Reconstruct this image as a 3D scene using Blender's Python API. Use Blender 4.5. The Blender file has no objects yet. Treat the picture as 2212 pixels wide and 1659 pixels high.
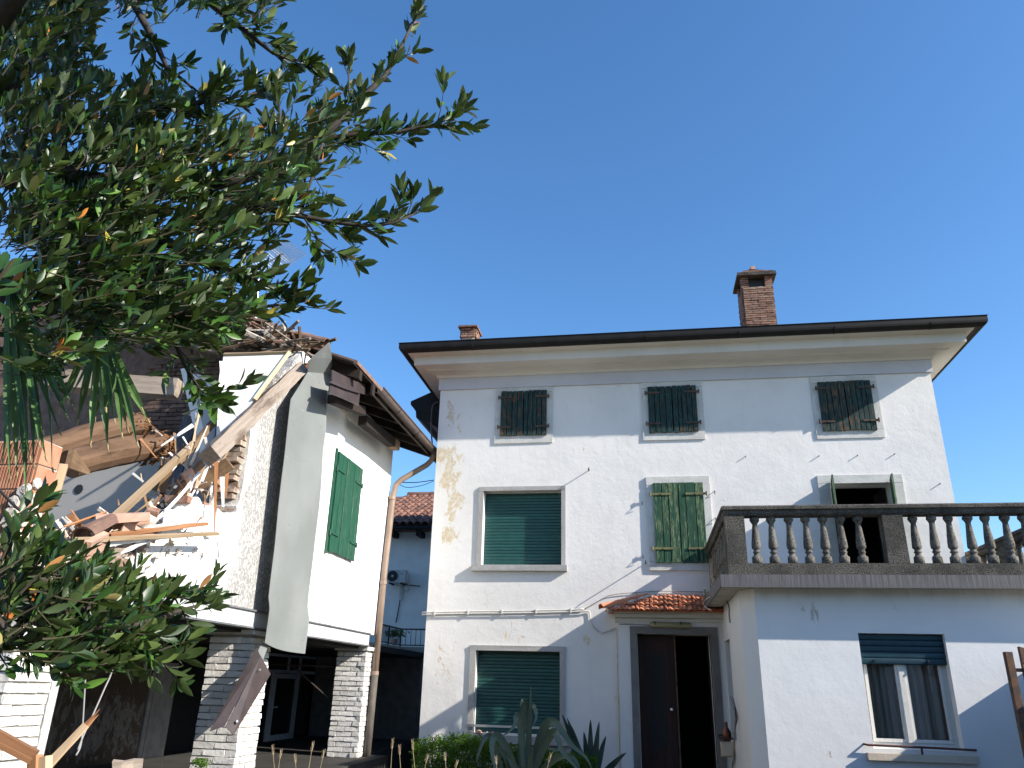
import bpy, math, random
from mathutils import Vector, Matrix
from math import radians, sin, cos, pi, sqrt, atan2
rnd = random.Random(7)
V = Vector
C = bpy.context.scene.collection
SC = bpy.context.scene

# ------------------------------------------------------------------ camera, sky, sun, exposure
YAW, PITCH, ROLL = 0.17352, 0.37526, 0.026188
FPX, IMW, IMH = 1654.45, 2212.0, 1659.0
fw = V((-sin(YAW)*cos(PITCH), cos(YAW)*cos(PITCH), sin(PITCH)))
r0 = V((cos(YAW), sin(YAW), 0)); u0 = r0.cross(fw)
rt = r0*cos(ROLL) + u0*sin(ROLL); up = u0*cos(ROLL) - r0*sin(ROLL)
EYE = V((0, 0, 1.6))
cam = bpy.data.cameras.new('camera'); camo = bpy.data.objects.new('camera', cam); C.objects.link(camo)
cam.sensor_width = 36; cam.lens = 36*FPX/IMW; cam.clip_end = 2000; cam.clip_start = 0.05
m = Matrix((rt, up, -fw)).transposed().to_4x4(); m.translation = EYE
camo.matrix_world = m
SC.camera = camo

SUN_DIR = V((3.45, -1.0, 2.10)).normalized()
W = bpy.data.worlds.new('World'); SC.world = W; W.use_nodes = True
wn = W.node_tree.nodes; wl = W.node_tree.links
for n in list(wn): wn.remove(n)
wo = wn.new('ShaderNodeOutputWorld'); wb = wn.new('ShaderNodeBackground'); sky = wn.new('ShaderNodeTexSky')
sky.sky_type = 'NISHITA'; sky.sun_disc = False
sky.sun_elevation = math.asin(SUN_DIR.z)
sky.sun_rotation = atan2(SUN_DIR.x, SUN_DIR.y)
sky.altitude = 100; sky.air_density = 1.0; sky.dust_density = 0.6; sky.ozone_density = 4.0
wb.inputs[1].default_value = 0.134
hs = wn.new('ShaderNodeHueSaturation'); hs.inputs['Saturation'].default_value = 1.16; wl.new(sky.outputs[0], hs.inputs['Color']); wl.new(hs.outputs[0], wb.inputs[0]); wl.new(wb.outputs[0], wo.inputs[0])
sl = bpy.data.lights.new('sun', 'SUN'); slo = bpy.data.objects.new('sun', sl); C.objects.link(slo)
sl.energy = 5.0; sl.angle = radians(0.5); sl.color = (1.0, 0.93, 0.83)
slo.rotation_euler = SUN_DIR.to_track_quat('Z', 'Y').to_euler()
SC.view_settings.view_transform = 'Standard'; SC.view_settings.look = 'None'
SC.view_settings.exposure = 0.9; SC.view_settings.gamma = 1.0; SC.view_settings.use_curve_mapping = False

# survey helpers: a sight line measured on the photograph, met with a real wall plane (x = const or y = const)
def ray(px, py):
    return rt*((px-IMW/2)/FPX) - up*((py-IMH/2)/FPX) + fw
def atx(px, py, x):
    d = ray(px, py); return EYE + d*(x/d.x)
def aty(px, py, y):
    d = ray(px, py); return EYE + d*(y/d.y)

# ------------------------------------------------------------------ materials
class G:
    def __init__(s, name):
        s.m = bpy.data.materials.new(name); s.m.use_nodes = True
        s.t = s.m.node_tree; s.n = s.t.nodes; s.b = s.n['Principled BSDF']; s.out = s.n['Material Output']
    def node(s, t, **k):
        n = s.n.new(t)
        for a, b in k.items(): setattr(n, a, b)
        return n
    def put(s, sock, v):
        if hasattr(v, 'links') or isinstance(v, bpy.types.NodeSocket): s.t.links.new(v, sock)
        elif isinstance(v, (tuple, list)) and len(v) == 3 and sock.type == 'RGBA': sock.default_value = (*v, 1)
        else: sock.default_value = v
    def pos(s, scale=(1, 1, 1), obj=False, loc=(0, 0, 0)):
        o = s.node('ShaderNodeTexCoord').outputs['Object'] if obj else s.node('ShaderNodeNewGeometry').outputs['Position']
        mp = s.node('ShaderNodeMapping'); s.put(mp.inputs[0], o); mp.inputs['Scale'].default_value = scale; mp.inputs['Location'].default_value = loc
        if obj:
            r = s.node('ShaderNodeObjectInfo').outputs['Random']
            cx = s.node('ShaderNodeVectorMath', operation='SCALE'); cx.inputs[0].default_value = (37, 53, 71); s.put(cx.inputs['Scale'], r)
            ad = s.node('ShaderNodeVectorMath', operation='ADD'); s.put(ad.inputs[0], mp.outputs[0]); s.put(ad.inputs[1], cx.outputs[0]); return ad.outputs[0]
        return mp.outputs[0]
    def noise(s, co, scale=5, detail=4, rough=.55, dist=0):
        n = s.node('ShaderNodeTexNoise'); s.put(n.inputs['Vector'], co); n.inputs['Scale'].default_value = scale
        n.inputs['Detail'].default_value = detail; n.inputs['Roughness'].default_value = rough; n.inputs['Distortion'].default_value = dist
        return n.outputs['Fac']
    def vor(s, co, scale=5, feature='F1', out='Distance', rand=1):
        n = s.node('ShaderNodeTexVoronoi', feature=feature); s.put(n.inputs['Vector'], co); n.inputs['Scale'].default_value = scale
        n.inputs['Randomness'].default_value = rand
        return n.outputs[out]
    def ramp(s, f, a, b, lo=0., hi=1.):
        n = s.node('ShaderNodeMapRange', interpolation_type='SMOOTHSTEP'); s.put(n.inputs[0], f)
        n.inputs[1].default_value = a; n.inputs[2].default_value = b; n.inputs[3].default_value = lo; n.inputs[4].default_value = hi
        return n.outputs[0]
    def op(s, o, a, b=0.):
        n = s.node('ShaderNodeMath', operation=o); s.put(n.inputs[0], a); s.put(n.inputs[1], b); return n.outputs[0]
    def mix(s, f, a, b):
        n = s.node('ShaderNodeMix', data_type='RGBA'); s.put(n.inputs[0], f); s.put(n.inputs[6], a); s.put(n.inputs[7], b); return n.outputs[2]
    def rnd(s): return s.node('ShaderNodeObjectInfo').outputs['Random']
    def bump(s, h, strength=.5, dist=.01):
        n = s.node('ShaderNodeBump'); n.inputs['Strength'].default_value = strength; n.inputs['Distance'].default_value = dist
        s.put(n.inputs['Height'], h); s.put(s.b.inputs['Normal'], n.outputs[0])
    def col(s, c): s.put(s.b.inputs['Base Color'], c)
    def set(s, rough=.8, metal=0., spec=.4):
        s.b.inputs['Roughness'].default_value = rough; s.b.inputs['Metallic'].default_value = metal
        s.b.inputs['Specular IOR Level'].default_value = spec
        return s.m

def plain(name, c1, c2=None, scale=6, rough=.8, metal=0, spec=.4, bs=0, bscale=30, bd=.004, obj=False, detail=5, lo=.35, hi=.65, sc=(1, 1, 1), rv=0):
    g = G(name); co = g.pos(sc, obj)
    c = c1
    if c2: c = g.mix(g.ramp(g.noise(co, scale, detail), lo, hi), c1, c2)
    if rv:
        h = g.node('ShaderNodeHueSaturation'); g.put(h.inputs['Color'], c); g.put(h.inputs['Value'], g.ramp(g.rnd(), 0, 1, 1-rv, 1+rv)); c = h.outputs[0]
    g.col(c)
    if bs: g.bump(g.noise(co, bscale, 6, .6), bs, bd)
    return g.set(rough, metal, spec)

M = {}
def plaster(name, base, ochre=(), streak=0, rough_amt=1.0, dirt=.1, lichen=None, patch=((.56, .46, .31), (.63, .57, .47)), drip=None):
    g = G(name); p = g.pos()
    big = g.noise(p, .9, 5, .6); mid = g.noise(p, 5, 6, .65); fine = g.noise(g.pos((1, 1, .7)), 27, 7, .68)
    c = g.mix(g.ramp(big, .35, .7), base, tuple(x*(1-dirt) for x in base))
    c = g.mix(g.op('MULTIPLY', g.ramp(g.noise(g.pos((3, 3, .35)), 2.2, 6, .7), .55, .8), .25+streak), c, tuple(x*.72 for x in (base[0], base[1]*.98, base[2]*.93)))
    h = g.op('ADD', g.op('MULTIPLY', mid, .75*rough_amt), g.op('MULTIPLY', fine, .30*rough_amt))
    h = g.op('ADD', h, g.op('MULTIPLY', g.noise(p, 1.6, 3, .5), 1.1*rough_amt))
    dp = g.node('ShaderNodeVectorMath', operation='ADD'); g.put(dp.inputs[0], p)
    nz = g.node('ShaderNodeTexNoise'); g.put(nz.inputs['Vector'], p); nz.inputs['Scale'].default_value = 2.6; nz.inputs['Detail'].default_value = 5
    sc_ = g.node('ShaderNodeVectorMath', operation='SCALE'); g.put(sc_.inputs[0], nz.outputs['Color']); sc_.inputs['Scale'].default_value = .55; g.put(dp.inputs[1], sc_.outputs[0])
    crk = g.ramp(g.vor(dp.outputs[0], .85, 'DISTANCE_TO_EDGE'), 0, .007, 1, 0)
    crk = g.op('MULTIPLY', crk, g.ramp(g.noise(p, .9, 2), .56, .66))
    h = g.op('SUBTRACT', h, g.op('MULTIPLY', crk, .22*rough_amt))
    c = g.mix(g.op('MULTIPLY', crk, .22), c, (.32, .31, .29))
    if ochre:
        tot = None
        for (x, z, r, k, *wt) in ochre:
            d = g.node('ShaderNodeVectorMath', operation='DISTANCE'); mp = g.node('ShaderNodeMapping'); g.put(mp.inputs[0], p)
            mp.inputs['Scale'].default_value = (1, 0, k); g.put(d.inputs[0], mp.outputs[0]); d.inputs[1].default_value = (x, 0, z*k)
            f = g.ramp(d.outputs['Value'], r*.15, r, wt[0] if wt else 1, 0)
            tot = f if tot is None else g.op('MAXIMUM', tot, f)
        n2 = g.noise(g.pos((1, 1, .6)), 6.5, 10, .75, .5)
        f = g.ramp(g.op('ADD', g.op('MULTIPLY', tot, .27), n2), .715, .73)
        c = g.mix(f, c, g.mix(g.ramp(g.noise(p, 14, 4), .4, .62), patch[0], patch[1]))
        h = g.op('SUBTRACT', h, g.op('MULTIPLY', f, .55))
    if drip:
        s2 = g.node('ShaderNodeSeparateXYZ'); g.put(s2.inputs[0], p)
        dz = g.op('ADD', g.op('MULTIPLY', g.noise(g.pos((5, 5, .4)), 1.6, 6, .7), .42), g.op('MULTIPLY', g.noise(p, 2, 4), .2))
        fz = g.ramp(g.op('ADD', s2.outputs['Z'], dz), drip+.16, drip+.42, 0, .38)
        c = g.mix(fz, c, (.30, .26, .20))
    if lichen:
        y0, y1, zt = lichen
        sx = g.node('ShaderNodeSeparateXYZ'); g.put(sx.inputs[0], p)
        wob = g.op('MULTIPLY', g.op('SUBTRACT', g.noise(p, 1.8, 4, .6), .5), .7)
        yy = g.op('ADD', sx.outputs['Y'], wob)
        a = g.op('MULTIPLY', g.ramp(yy, y0-.22, y0+.12), g.ramp(yy, y1, y1+.25, 1, 0))
        low = g.op('MULTIPLY', g.ramp(g.op('ADD', sx.outputs['Z'], wob), 2.35, 3.0, .65, 0), g.ramp(yy, 7.6, 8.2, 1, .2))
        a = g.op('MAXIMUM', a, low)
        sp = g.ramp(g.noise(g.pos((1, 1, .55)), 55, 4, .75), .37, .53)
        c = g.mix(g.op('MULTIPLY', a, sp), c, (.13, .13, .135))
        c = g.mix(g.op('MULTIPLY', a, .5), c, (.34, .33, .31))
    g.col(c); g.bump(h, .42, .02)
    return g.set(.9, 0, .25)

def wood(name, c1, c2, c3=None, rough=.85, axis=0, grain=16, bs=.5, rv=.25):
    g = G(name); s = [grain]*3; s[axis] = .9; co = g.pos(tuple(s), True)
    n = g.noise(co, 1.3, 8, .7, .35); c = g.mix(g.ramp(n, .32, .66), c1, c2)
    if c3:
        s2 = [3]*3; s2[axis] = .7; c = g.mix(g.ramp(g.noise(g.pos(tuple(s2), True), 1.5, 6, .7), .52, .66), c, c3)
    h = g.node('ShaderNodeHueSaturation'); g.put(h.inputs['Color'], c); g.put(h.inputs['Value'], g.ramp(g.rnd(), 0, 1, 1-rv, 1+rv))
    g.col(h.outputs[0]); g.bump(g.op('ADD', n, g.op('MULTIPLY', g.noise(co, 5, 4, .6), .3)), bs, .006)
    return g.set(rough, 0, .3)

def flaked(name, paint, paint2, bare, amt, st=2.2):
    g = G(name); co = g.pos((24, 24, st)); p = g.pos()
    n = g.noise(co, 1.0, 8, .7, .5); k = g.op('ADD', n, g.op('MULTIPLY', g.op('SUBTRACT', g.rnd(), .5), .09))
    c = g.mix(g.ramp(g.noise(co, 1.9, 5, .65, .2), .4, .6), paint, paint2)
    c = g.mix(g.ramp(k, amt, amt+.05), c, g.mix(g.ramp(g.noise(co, 3, 4), .4, .6), bare, tuple(x*.35 for x in bare)))
    g.col(c); g.bump(g.op('ADD', n, g.op('MULTIPLY', g.noise(p, 60, 3), .2)), .6, .004)
    return g.set(.7, 0, .3)

M['house_plaster'] = plaster('white facade plaster', (.70, .68, .655), ochre=[(-3.45, 5.45, .55, 1), (-3.35, 5.0, .45, .8), (-3.25, 4.55, .35, .6), (-3.3, 4.0, .3, 1), (-3.35, 1.85, .6, .8, .62), (-3.1, 2.0, .5, 1, .62), (-3.3, 6.2, .5, .7, .6), (-.95, 5.5, .2, 1.6, .8), (-.95, 2.32, .15, 1, .8), (-.36, 1.4, .3, .5, .7), (-2.2, 2.3, .5, 1, .55)])
M['annex_plaster'] = plaster('white annex plaster', (.68, .68, .675), rough_amt=.55, dirt=.06, ochre=[(2.02, 2.50, .16, .7, .9), (1.9, 2.56, .1, 1, .8), (2.05, .95, .2, 2, .8)], patch=((.40, .38, .35), (.52, .50, .47)), drip=2.78)
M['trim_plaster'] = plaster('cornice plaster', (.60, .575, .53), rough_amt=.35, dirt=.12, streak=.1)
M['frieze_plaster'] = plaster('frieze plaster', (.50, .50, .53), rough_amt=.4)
M['ruin_plaster'] = plaster('left house plaster', (.83, .82, .79), rough_amt=.35, dirt=.04, lichen=(8.05, 8.85, 6))
M['grey_plaster'] = plaster('grey interior plaster', (.36, .345, .325), rough_amt=.2)
M['rear_plaster'] = plaster('rear house plaster', (.88, .86, .81), rough_amt=.5, dirt=.2, streak=.25)
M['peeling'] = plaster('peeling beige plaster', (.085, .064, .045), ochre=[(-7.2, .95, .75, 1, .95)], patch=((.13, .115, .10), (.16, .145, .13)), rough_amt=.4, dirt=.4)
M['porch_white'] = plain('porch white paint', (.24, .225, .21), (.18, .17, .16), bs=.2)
M['painted_gloom'] = plain('painted gloom', (.012, .011, .010), (.008, .008, .008))  # near-black colour paints in the gloom of unlit interiors
def stone(name, c1, c2, c3, sp=(.45, .56), scale=42):
    g = G(name); p = g.pos()
    c = g.mix(g.ramp(g.noise(p, 3.5, 6, .65), .38, .65), c1, c2)
    c = g.mix(g.ramp(g.noise(p, scale, 5, .75), *sp), c, c3)
    g.col(c); g.bump(g.op('ADD', g.noise(p, 30, 6, .7), g.op('MULTIPLY', g.noise(p, 90, 3), .4)), .6, .008); return g.set(.92, 0, .2)
M['old_stone'] = stone('lichened cast stone', (.15, .138, .118), (.075, .07, .062), (.016, .015, .014), (.45, .58), 75)
M['baluster_stone'] = stone('spotted cast stone', (.175, .16, .135), (.115, .105, .09), (.022, .02, .018), (.51, .60), 48)
M['frame_stone'] = stone('pale window stone', (.56, .55, .52), (.47, .46, .43), (.33, .32, .30), (.55, .68), 70)
M['sill_stone'] = stone('grey granite sill', (.38, .37, .355), (.33, .32, .31), (.2, .195, .19), (.52, .6), 110)
M['door_stone'] = stone('dark granite door frame', (.20, .195, .185), (.16, .155, .15), (.10, .1, .098), (.5, .6), 120)
M['sill_buff'] = stone('buff stone sill', (.55, .47, .37), (.46, .39, .31), (.36, .3, .25), (.6, .7), 60)
M['gutter_black'] = plain('black gutter metal', (.007, .0065, .006), (.013, .011, .010), rough=.6, spec=.25)
M['brown_metal'] = plain('brown painted metal', (.085, .062, .055), (.12, .085, .072), rough=.45, spec=.5, bs=.1, bscale=8)
M['brown_metal_dark'] = plain('dark brown painted metal', (.045, .034, .034), (.06, .046, .045), rough=.35, spec=.5)
M['pipe_tan'] = plain('tan downpipe', (.29, .21, .16), (.23, .165, .125), rough=.5, scale=3, rv=.05)
M['pipe_cast'] = plain('grey cast pipe', (.12, .105, .09), (.08, .07, .06), rough=.7, bs=.3)
M['flashing'] = plain('streaked lead flashing', (.075, .07, .074), (.135, .125, .128), scale=5, sc=(9, 9, .5), rough=.65, metal=0)
M['soffit'] = plain('slab soffit', (.50, .46, .40), (.42, .38, .33), scale=3, bs=.2)
M['beam_paint'] = plain('pale painted steel', (.50, .52, .53), (.43, .44, .44), scale=4, sc=(1, 1, 4), rough=.5)
M['steel_edge'] = plain('steel edge', (.10, .11, .12), (.16, .16, .17), rough=.5)
def sheetmat():
    g = G('dented galvanised sheet'); p = g.pos()
    c = g.mix(g.ramp(g.noise(p, 1.2, 4), .35, .7), (.195, .212, .205), (.235, .25, .243))
    c = g.mix(g.ramp(g.noise(g.pos((2, .6, 14)), 2, 5, .7), .66, .72), c, (.35, .38, .37))
    c = g.mix(g.ramp(g.vor(p, 6), .04, .07, 1, 0), c, (.12, .13, .12))
    g.col(c); h = g.op('ADD', g.op('MULTIPLY', g.noise(p, 1.7, 2, .4), 1.2), g.op('MULTIPLY', g.ramp(g.vor(p, 1.6), .02, .16), .25))
    g.bump(h, .8, .03); return g.set(.5, .2, .4)
M['sheet'] = sheetmat()
M['roller'] = plain('green roller slat', (.010, .058, .055), (.016, .075, .068), scale=7, rough=.45, spec=.45, sc=(1, 1, 6), rv=.12)
M['roller_blue'] = plain('blue green roller slat', (.006, .034, .05), (.009, .042, .058), scale=7, rough=.5, rv=.1)
M['shutter_old'] = flaked('flaking dark shutter', (.004, .014, .014), (.014, .05, .046), (.13, .07, .035), .545, 5)
M['shutter_green'] = flaked('worn green shutter', (.010, .045, .026), (.022, .072, .040), (.135, .195, .10), .505, 3)
M['shutter_bright'] = flaked('bright green shutter', (.006, .055, .032), (.010, .075, .045), (.06, .125, .085), .54)
M['hinge_dark'] = plain('rusty strap hinge', (.05, .035, .03), (.09, .05, .03), rough=.7)
M['hinge_green'] = plain('olive strap hinge', (.16, .16, .06), (.11, .10, .05), rough=.6)
M['iron'] = plain('dark iron', (.03, .028, .026), (.06, .04, .03), rough=.7)
M['rust'] = plain('rusty iron', (.17, .085, .045), (.09, .055, .04), scale=14, rough=.8, bs=.4, bscale=40)
M['rust_red'] = plain('red oxide iron', (.10, .03, .025), (.07, .03, .025), rough=.6)
M['brick_painted'] = plain('white painted brick', (.66, .645, .61), (.52, .48, .42), scale=9, bs=.6, bscale=25, bd=.012, rv=.12, lo=.5, hi=.8)
M['mortar_white'] = plain('painted mortar', (.36, .345, .325), (.28, .265, .25), bs=.5)
M['mortar'] = plain('lime mortar', (.45, .41, .36), (.36, .32, .27), scale=20, bs=.6)
M['brick_old'] = plain('old red brick', (.19, .092, .062), (.25, .165, .12), scale=12, bs=.6, rv=.25, bscale=40, bd=.008)
M['brick_dark'] = plain('darker brick', (.11, .065, .048), (.15, .10, .08), scale=12, bs=.6, rv=.3)  # brick colour set darker than the old red brick
M['brick_grey'] = plain('mortar smeared brick', (.36, .31, .26), (.22, .15, .11), scale=16, bs=.7, rv=.25)
M['hollow_brick'] = plain('orange hollow clay block', (.40, .175, .10), (.46, .23, .14), scale=9, bs=.3, rv=.15)
M['tile_red'] = plain('weathered clay tile', (.20, .088, .055), (.12, .066, .05), scale=9, bs=.5, rv=.35, obj=False)
M['tile_orange'] = plain('orange clay tile', (.55, .20, .095), (.44, .16, .08), scale=10, bs=.3, rv=.15)
M['tile_brown'] = plain('brown curved roof tile', (.24, .145, .105), (.17, .10, .075), scale=10, bs=.4, rv=.25)
M['tile_pink'] = plain('dusty terracotta', (.50, .32, .235), (.42, .26, .19), scale=10, bs=.4, rv=.15)
M['rubble'] = plain('crumbled plaster', (.62, .57, .51), (.48, .42, .36), scale=14, bs=.8, rv=.25, bscale=30, bd=.02)
M['wood_grey'] = wood('weathered grey timber', (.21, .17, .135), (.30, .25, .205), (.12, .09, .068))
M['wood_brown'] = wood('brown timber', (.13, .078, .042), (.19, .125, .075), (.07, .042, .025))
M['wood_log'] = wood('old log', (.065, .036, .02), (.115, .068, .04), (.035, .02, .012), grain=9)
M['wood_rot'] = plain('rotten orange wood', (.27, .125, .042), (.10, .04, .015), scale=22, bs=1, bscale=26, bd=.05)
M['wood_dark'] = wood('dark eave timber', (.014, .010, .008), (.026, .018, .014))
M['wood_new'] = wood('fresh lath', (.33, .235, .14), (.42, .31, .20), None, bs=.3)
M['wood_red'] = wood('reddish varnished wood', (.22, .10, .045), (.29, .145, .07), None, bs=.3)
M['wood_blue'] = wood('grey blue weathered timber', (.13, .125, .13), (.22, .215, .22), (.08, .07, .065))
M['panel_white'] = plain('white ceiling board', (.80, .765, .70), (.74, .70, .63), scale=2.2, sc=(4, 4, 1), bs=.2, bscale=10)
M['board_grey'] = plain('white fibreboard', (.60, .62, .64), (.56, .57, .59), scale=2)
M['plastic'] = plain('torn white sheeting', (.75, .75, .74), (.64, .64, .62), scale=8, rough=.5)
M['door_wood'] = wood('dark varnished door', (.026, .009, .006), (.036, .014, .009), None, axis=2, rough=.6, bs=.2)
M['net'] = plain('grey net', (.015, .013, .012), (.022, .02, .02), scale=60)
M['chrome'] = plain('chrome knob', (.7, .7, .7), rough=.2, metal=1)
M['white_frame'] = plain('white painted frame', (.62, .60, .55), (.48, .46, .41), scale=14, rough=.5, sc=(6, 6, 1), lo=.5, hi=.75)
M['door_frame'] = plain('white aluminium frame', (.55, .56, .58), (.5, .51, .53), rough=.4)
M['curtain'] = plain('grey brown net curtain', (.27, .24, .21), (.36, .33, .29), scale=3, sc=(8, 8, .5))
M['cable'] = plain('white cable', (.55, .54, .51), (.46, .45, .43), scale=20)
M['cable_dark'] = plain('black cable', (.02, .02, .022))
M['cable_grey'] = plain('grey cable', (.25, .25, .25))
M['lamp_yellow'] = plain('yellowed lamp cover', (.30, .27, .15), (.26, .23, .13), rough=.35)
M['ac_white'] = plain('white enamel', (.55, .55, .54), (.5, .5, .49), rough=.5)
M['black'] = plain('black plastic', (.02, .02, .02), rough=.5)
M['alu'] = plain('aluminium', (.75, .76, .78), rough=.3, metal=.8)
M['aluw'] = plain('pale aluminium rod', (.8, .8, .8), rough=.4, metal=.2)
M['jug'] = plain('amber glazed clay', (.22, .06, .015), (.10, .03, .01), rough=.3)
M['bark'] = plain('grey brown bark', (.022, .018, .014), (.04, .032, .025), scale=12, bs=.7, obj=False)
M['twig'] = plain('green brown twig', (.03, .024, .014), (.045, .04, .018))
M['porch_floor'] = plain('dark porch floor', (.04, .037, .034), (.026, .024, .022), scale=3, bs=.3)  # floor colour set dark all over
M['ground'] = plain('overgrown grass', (.125, .11, .07), (.09, .09, .05), scale=.8, bs=.5, bscale=8)
M['paving'] = plain('concrete paving', (.20, .19, .17), (.16, .15, .135), scale=2, bs=.3)
def glassmat():
    g = G('window glass'); g.col((.03, .035, .04)); g.b.inputs['Transmission Weight'].default_value = 0.0
    tr = g.node('ShaderNodeBsdfTransparent'); mx = g.node('ShaderNodeMixShader'); fr = g.node('ShaderNodeFresnel'); fr.inputs[0].default_value = 1.45
    gl = g.node('ShaderNodeBsdfGlossy'); gl.inputs['Roughness'].default_value = .03
    g.put(mx.inputs[0], g.op('ADD', fr.outputs[0], .04)); g.put(mx.inputs[1], tr.outputs[0]); g.put(mx.inputs[2], gl.outputs[0]); g.put(g.out.inputs[0], mx.outputs[0])
    return g.m
M['glass'] = glassmat()
M['glass_dark'] = plain('dark door glass', (.012, .012, .014), rough=.12, spec=.5)
def leafmat(name, top, top2, under, rough=.4, trans=.13, spec=.4):
    g = G(name); geo = g.node('ShaderNodeNewGeometry'); p = g.pos()
    c = g.mix(g.ramp(g.noise(p, 6, 3), .35, .65), top, top2)
    h = g.node('ShaderNodeHueSaturation'); g.put(h.inputs['Color'], c); g.put(h.inputs['Value'], g.ramp(g.vor(p, 9, out='Distance'), 0, .7, .7, 1.35)); c = h.outputs[0]
    c = g.mix(geo.outputs['Backfacing'], c, under); g.col(c); g.set(rough, 0, spec)
    tl = g.node('ShaderNodeBsdfTranslucent'); g.put(tl.inputs[0], g.mix(.5, top2, (.16, .26, .03)))
    mx = g.node('ShaderNodeMixShader'); mx.inputs[0].default_value = trans
    g.put(mx.inputs[1], g.b.outputs[0]); g.put(mx.inputs[2], tl.outputs[0]); g.put(g.out.inputs[0], mx.outputs[0]); return g.m
M['leaf'] = leafmat('laurel leaf', (.008, .026, .005), (.019, .052, .009), (.036, .058, .016))
M['leaf_light'] = leafmat('fresh laurel leaf', (.03, .085, .012), (.065, .14, .022), (.10, .15, .04))
M['leaf_orange'] = leafmat('dry orange laurel leaf', (.42, .17, .035), (.36, .11, .025), (.45, .22, .08))
M['leaf_yellow'] = leafmat('yellowing laurel leaf', (.28, .22, .04), (.22, .19, .035), (.3, .26, .1))
M['palm'] = leafmat('palm blade', (.045, .095, .028), (.08, .15, .045), (.09, .15, .05), .45)
M['palm_tip'] = leafmat('dry palm tip', (.30, .24, .12), (.25, .2, .1), (.3, .24, .14))
M['agave'] = leafmat('blue green agave', (.085, .125, .092), (.115, .16, .115), (.10, .14, .10), .5, .05, .3)
M['agave_dark'] = leafmat('dark agave', (.045, .075, .06), (.06, .09, .07), (.05, .08, .065), .5, .05, .3)
M['fern'] = leafmat('feathery green shrub', (.035, .085, .008), (.07, .14, .012), (.05, .11, .012), .6, .2, .1)
M['straw'] = plain('dry grass straw', (.50, .40, .25), (.42, .32, .19), scale=9)
M['hedge'] = plain('dark hedge', (.02, .032, .012), (.035, .05, .02), scale=3, bs=1, bscale=6, bd=.2)
M['pot_plant'] = leafmat('pot plant leaf', (.05, .09, .02), (.09, .13, .03), (.08, .12, .04))

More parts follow.
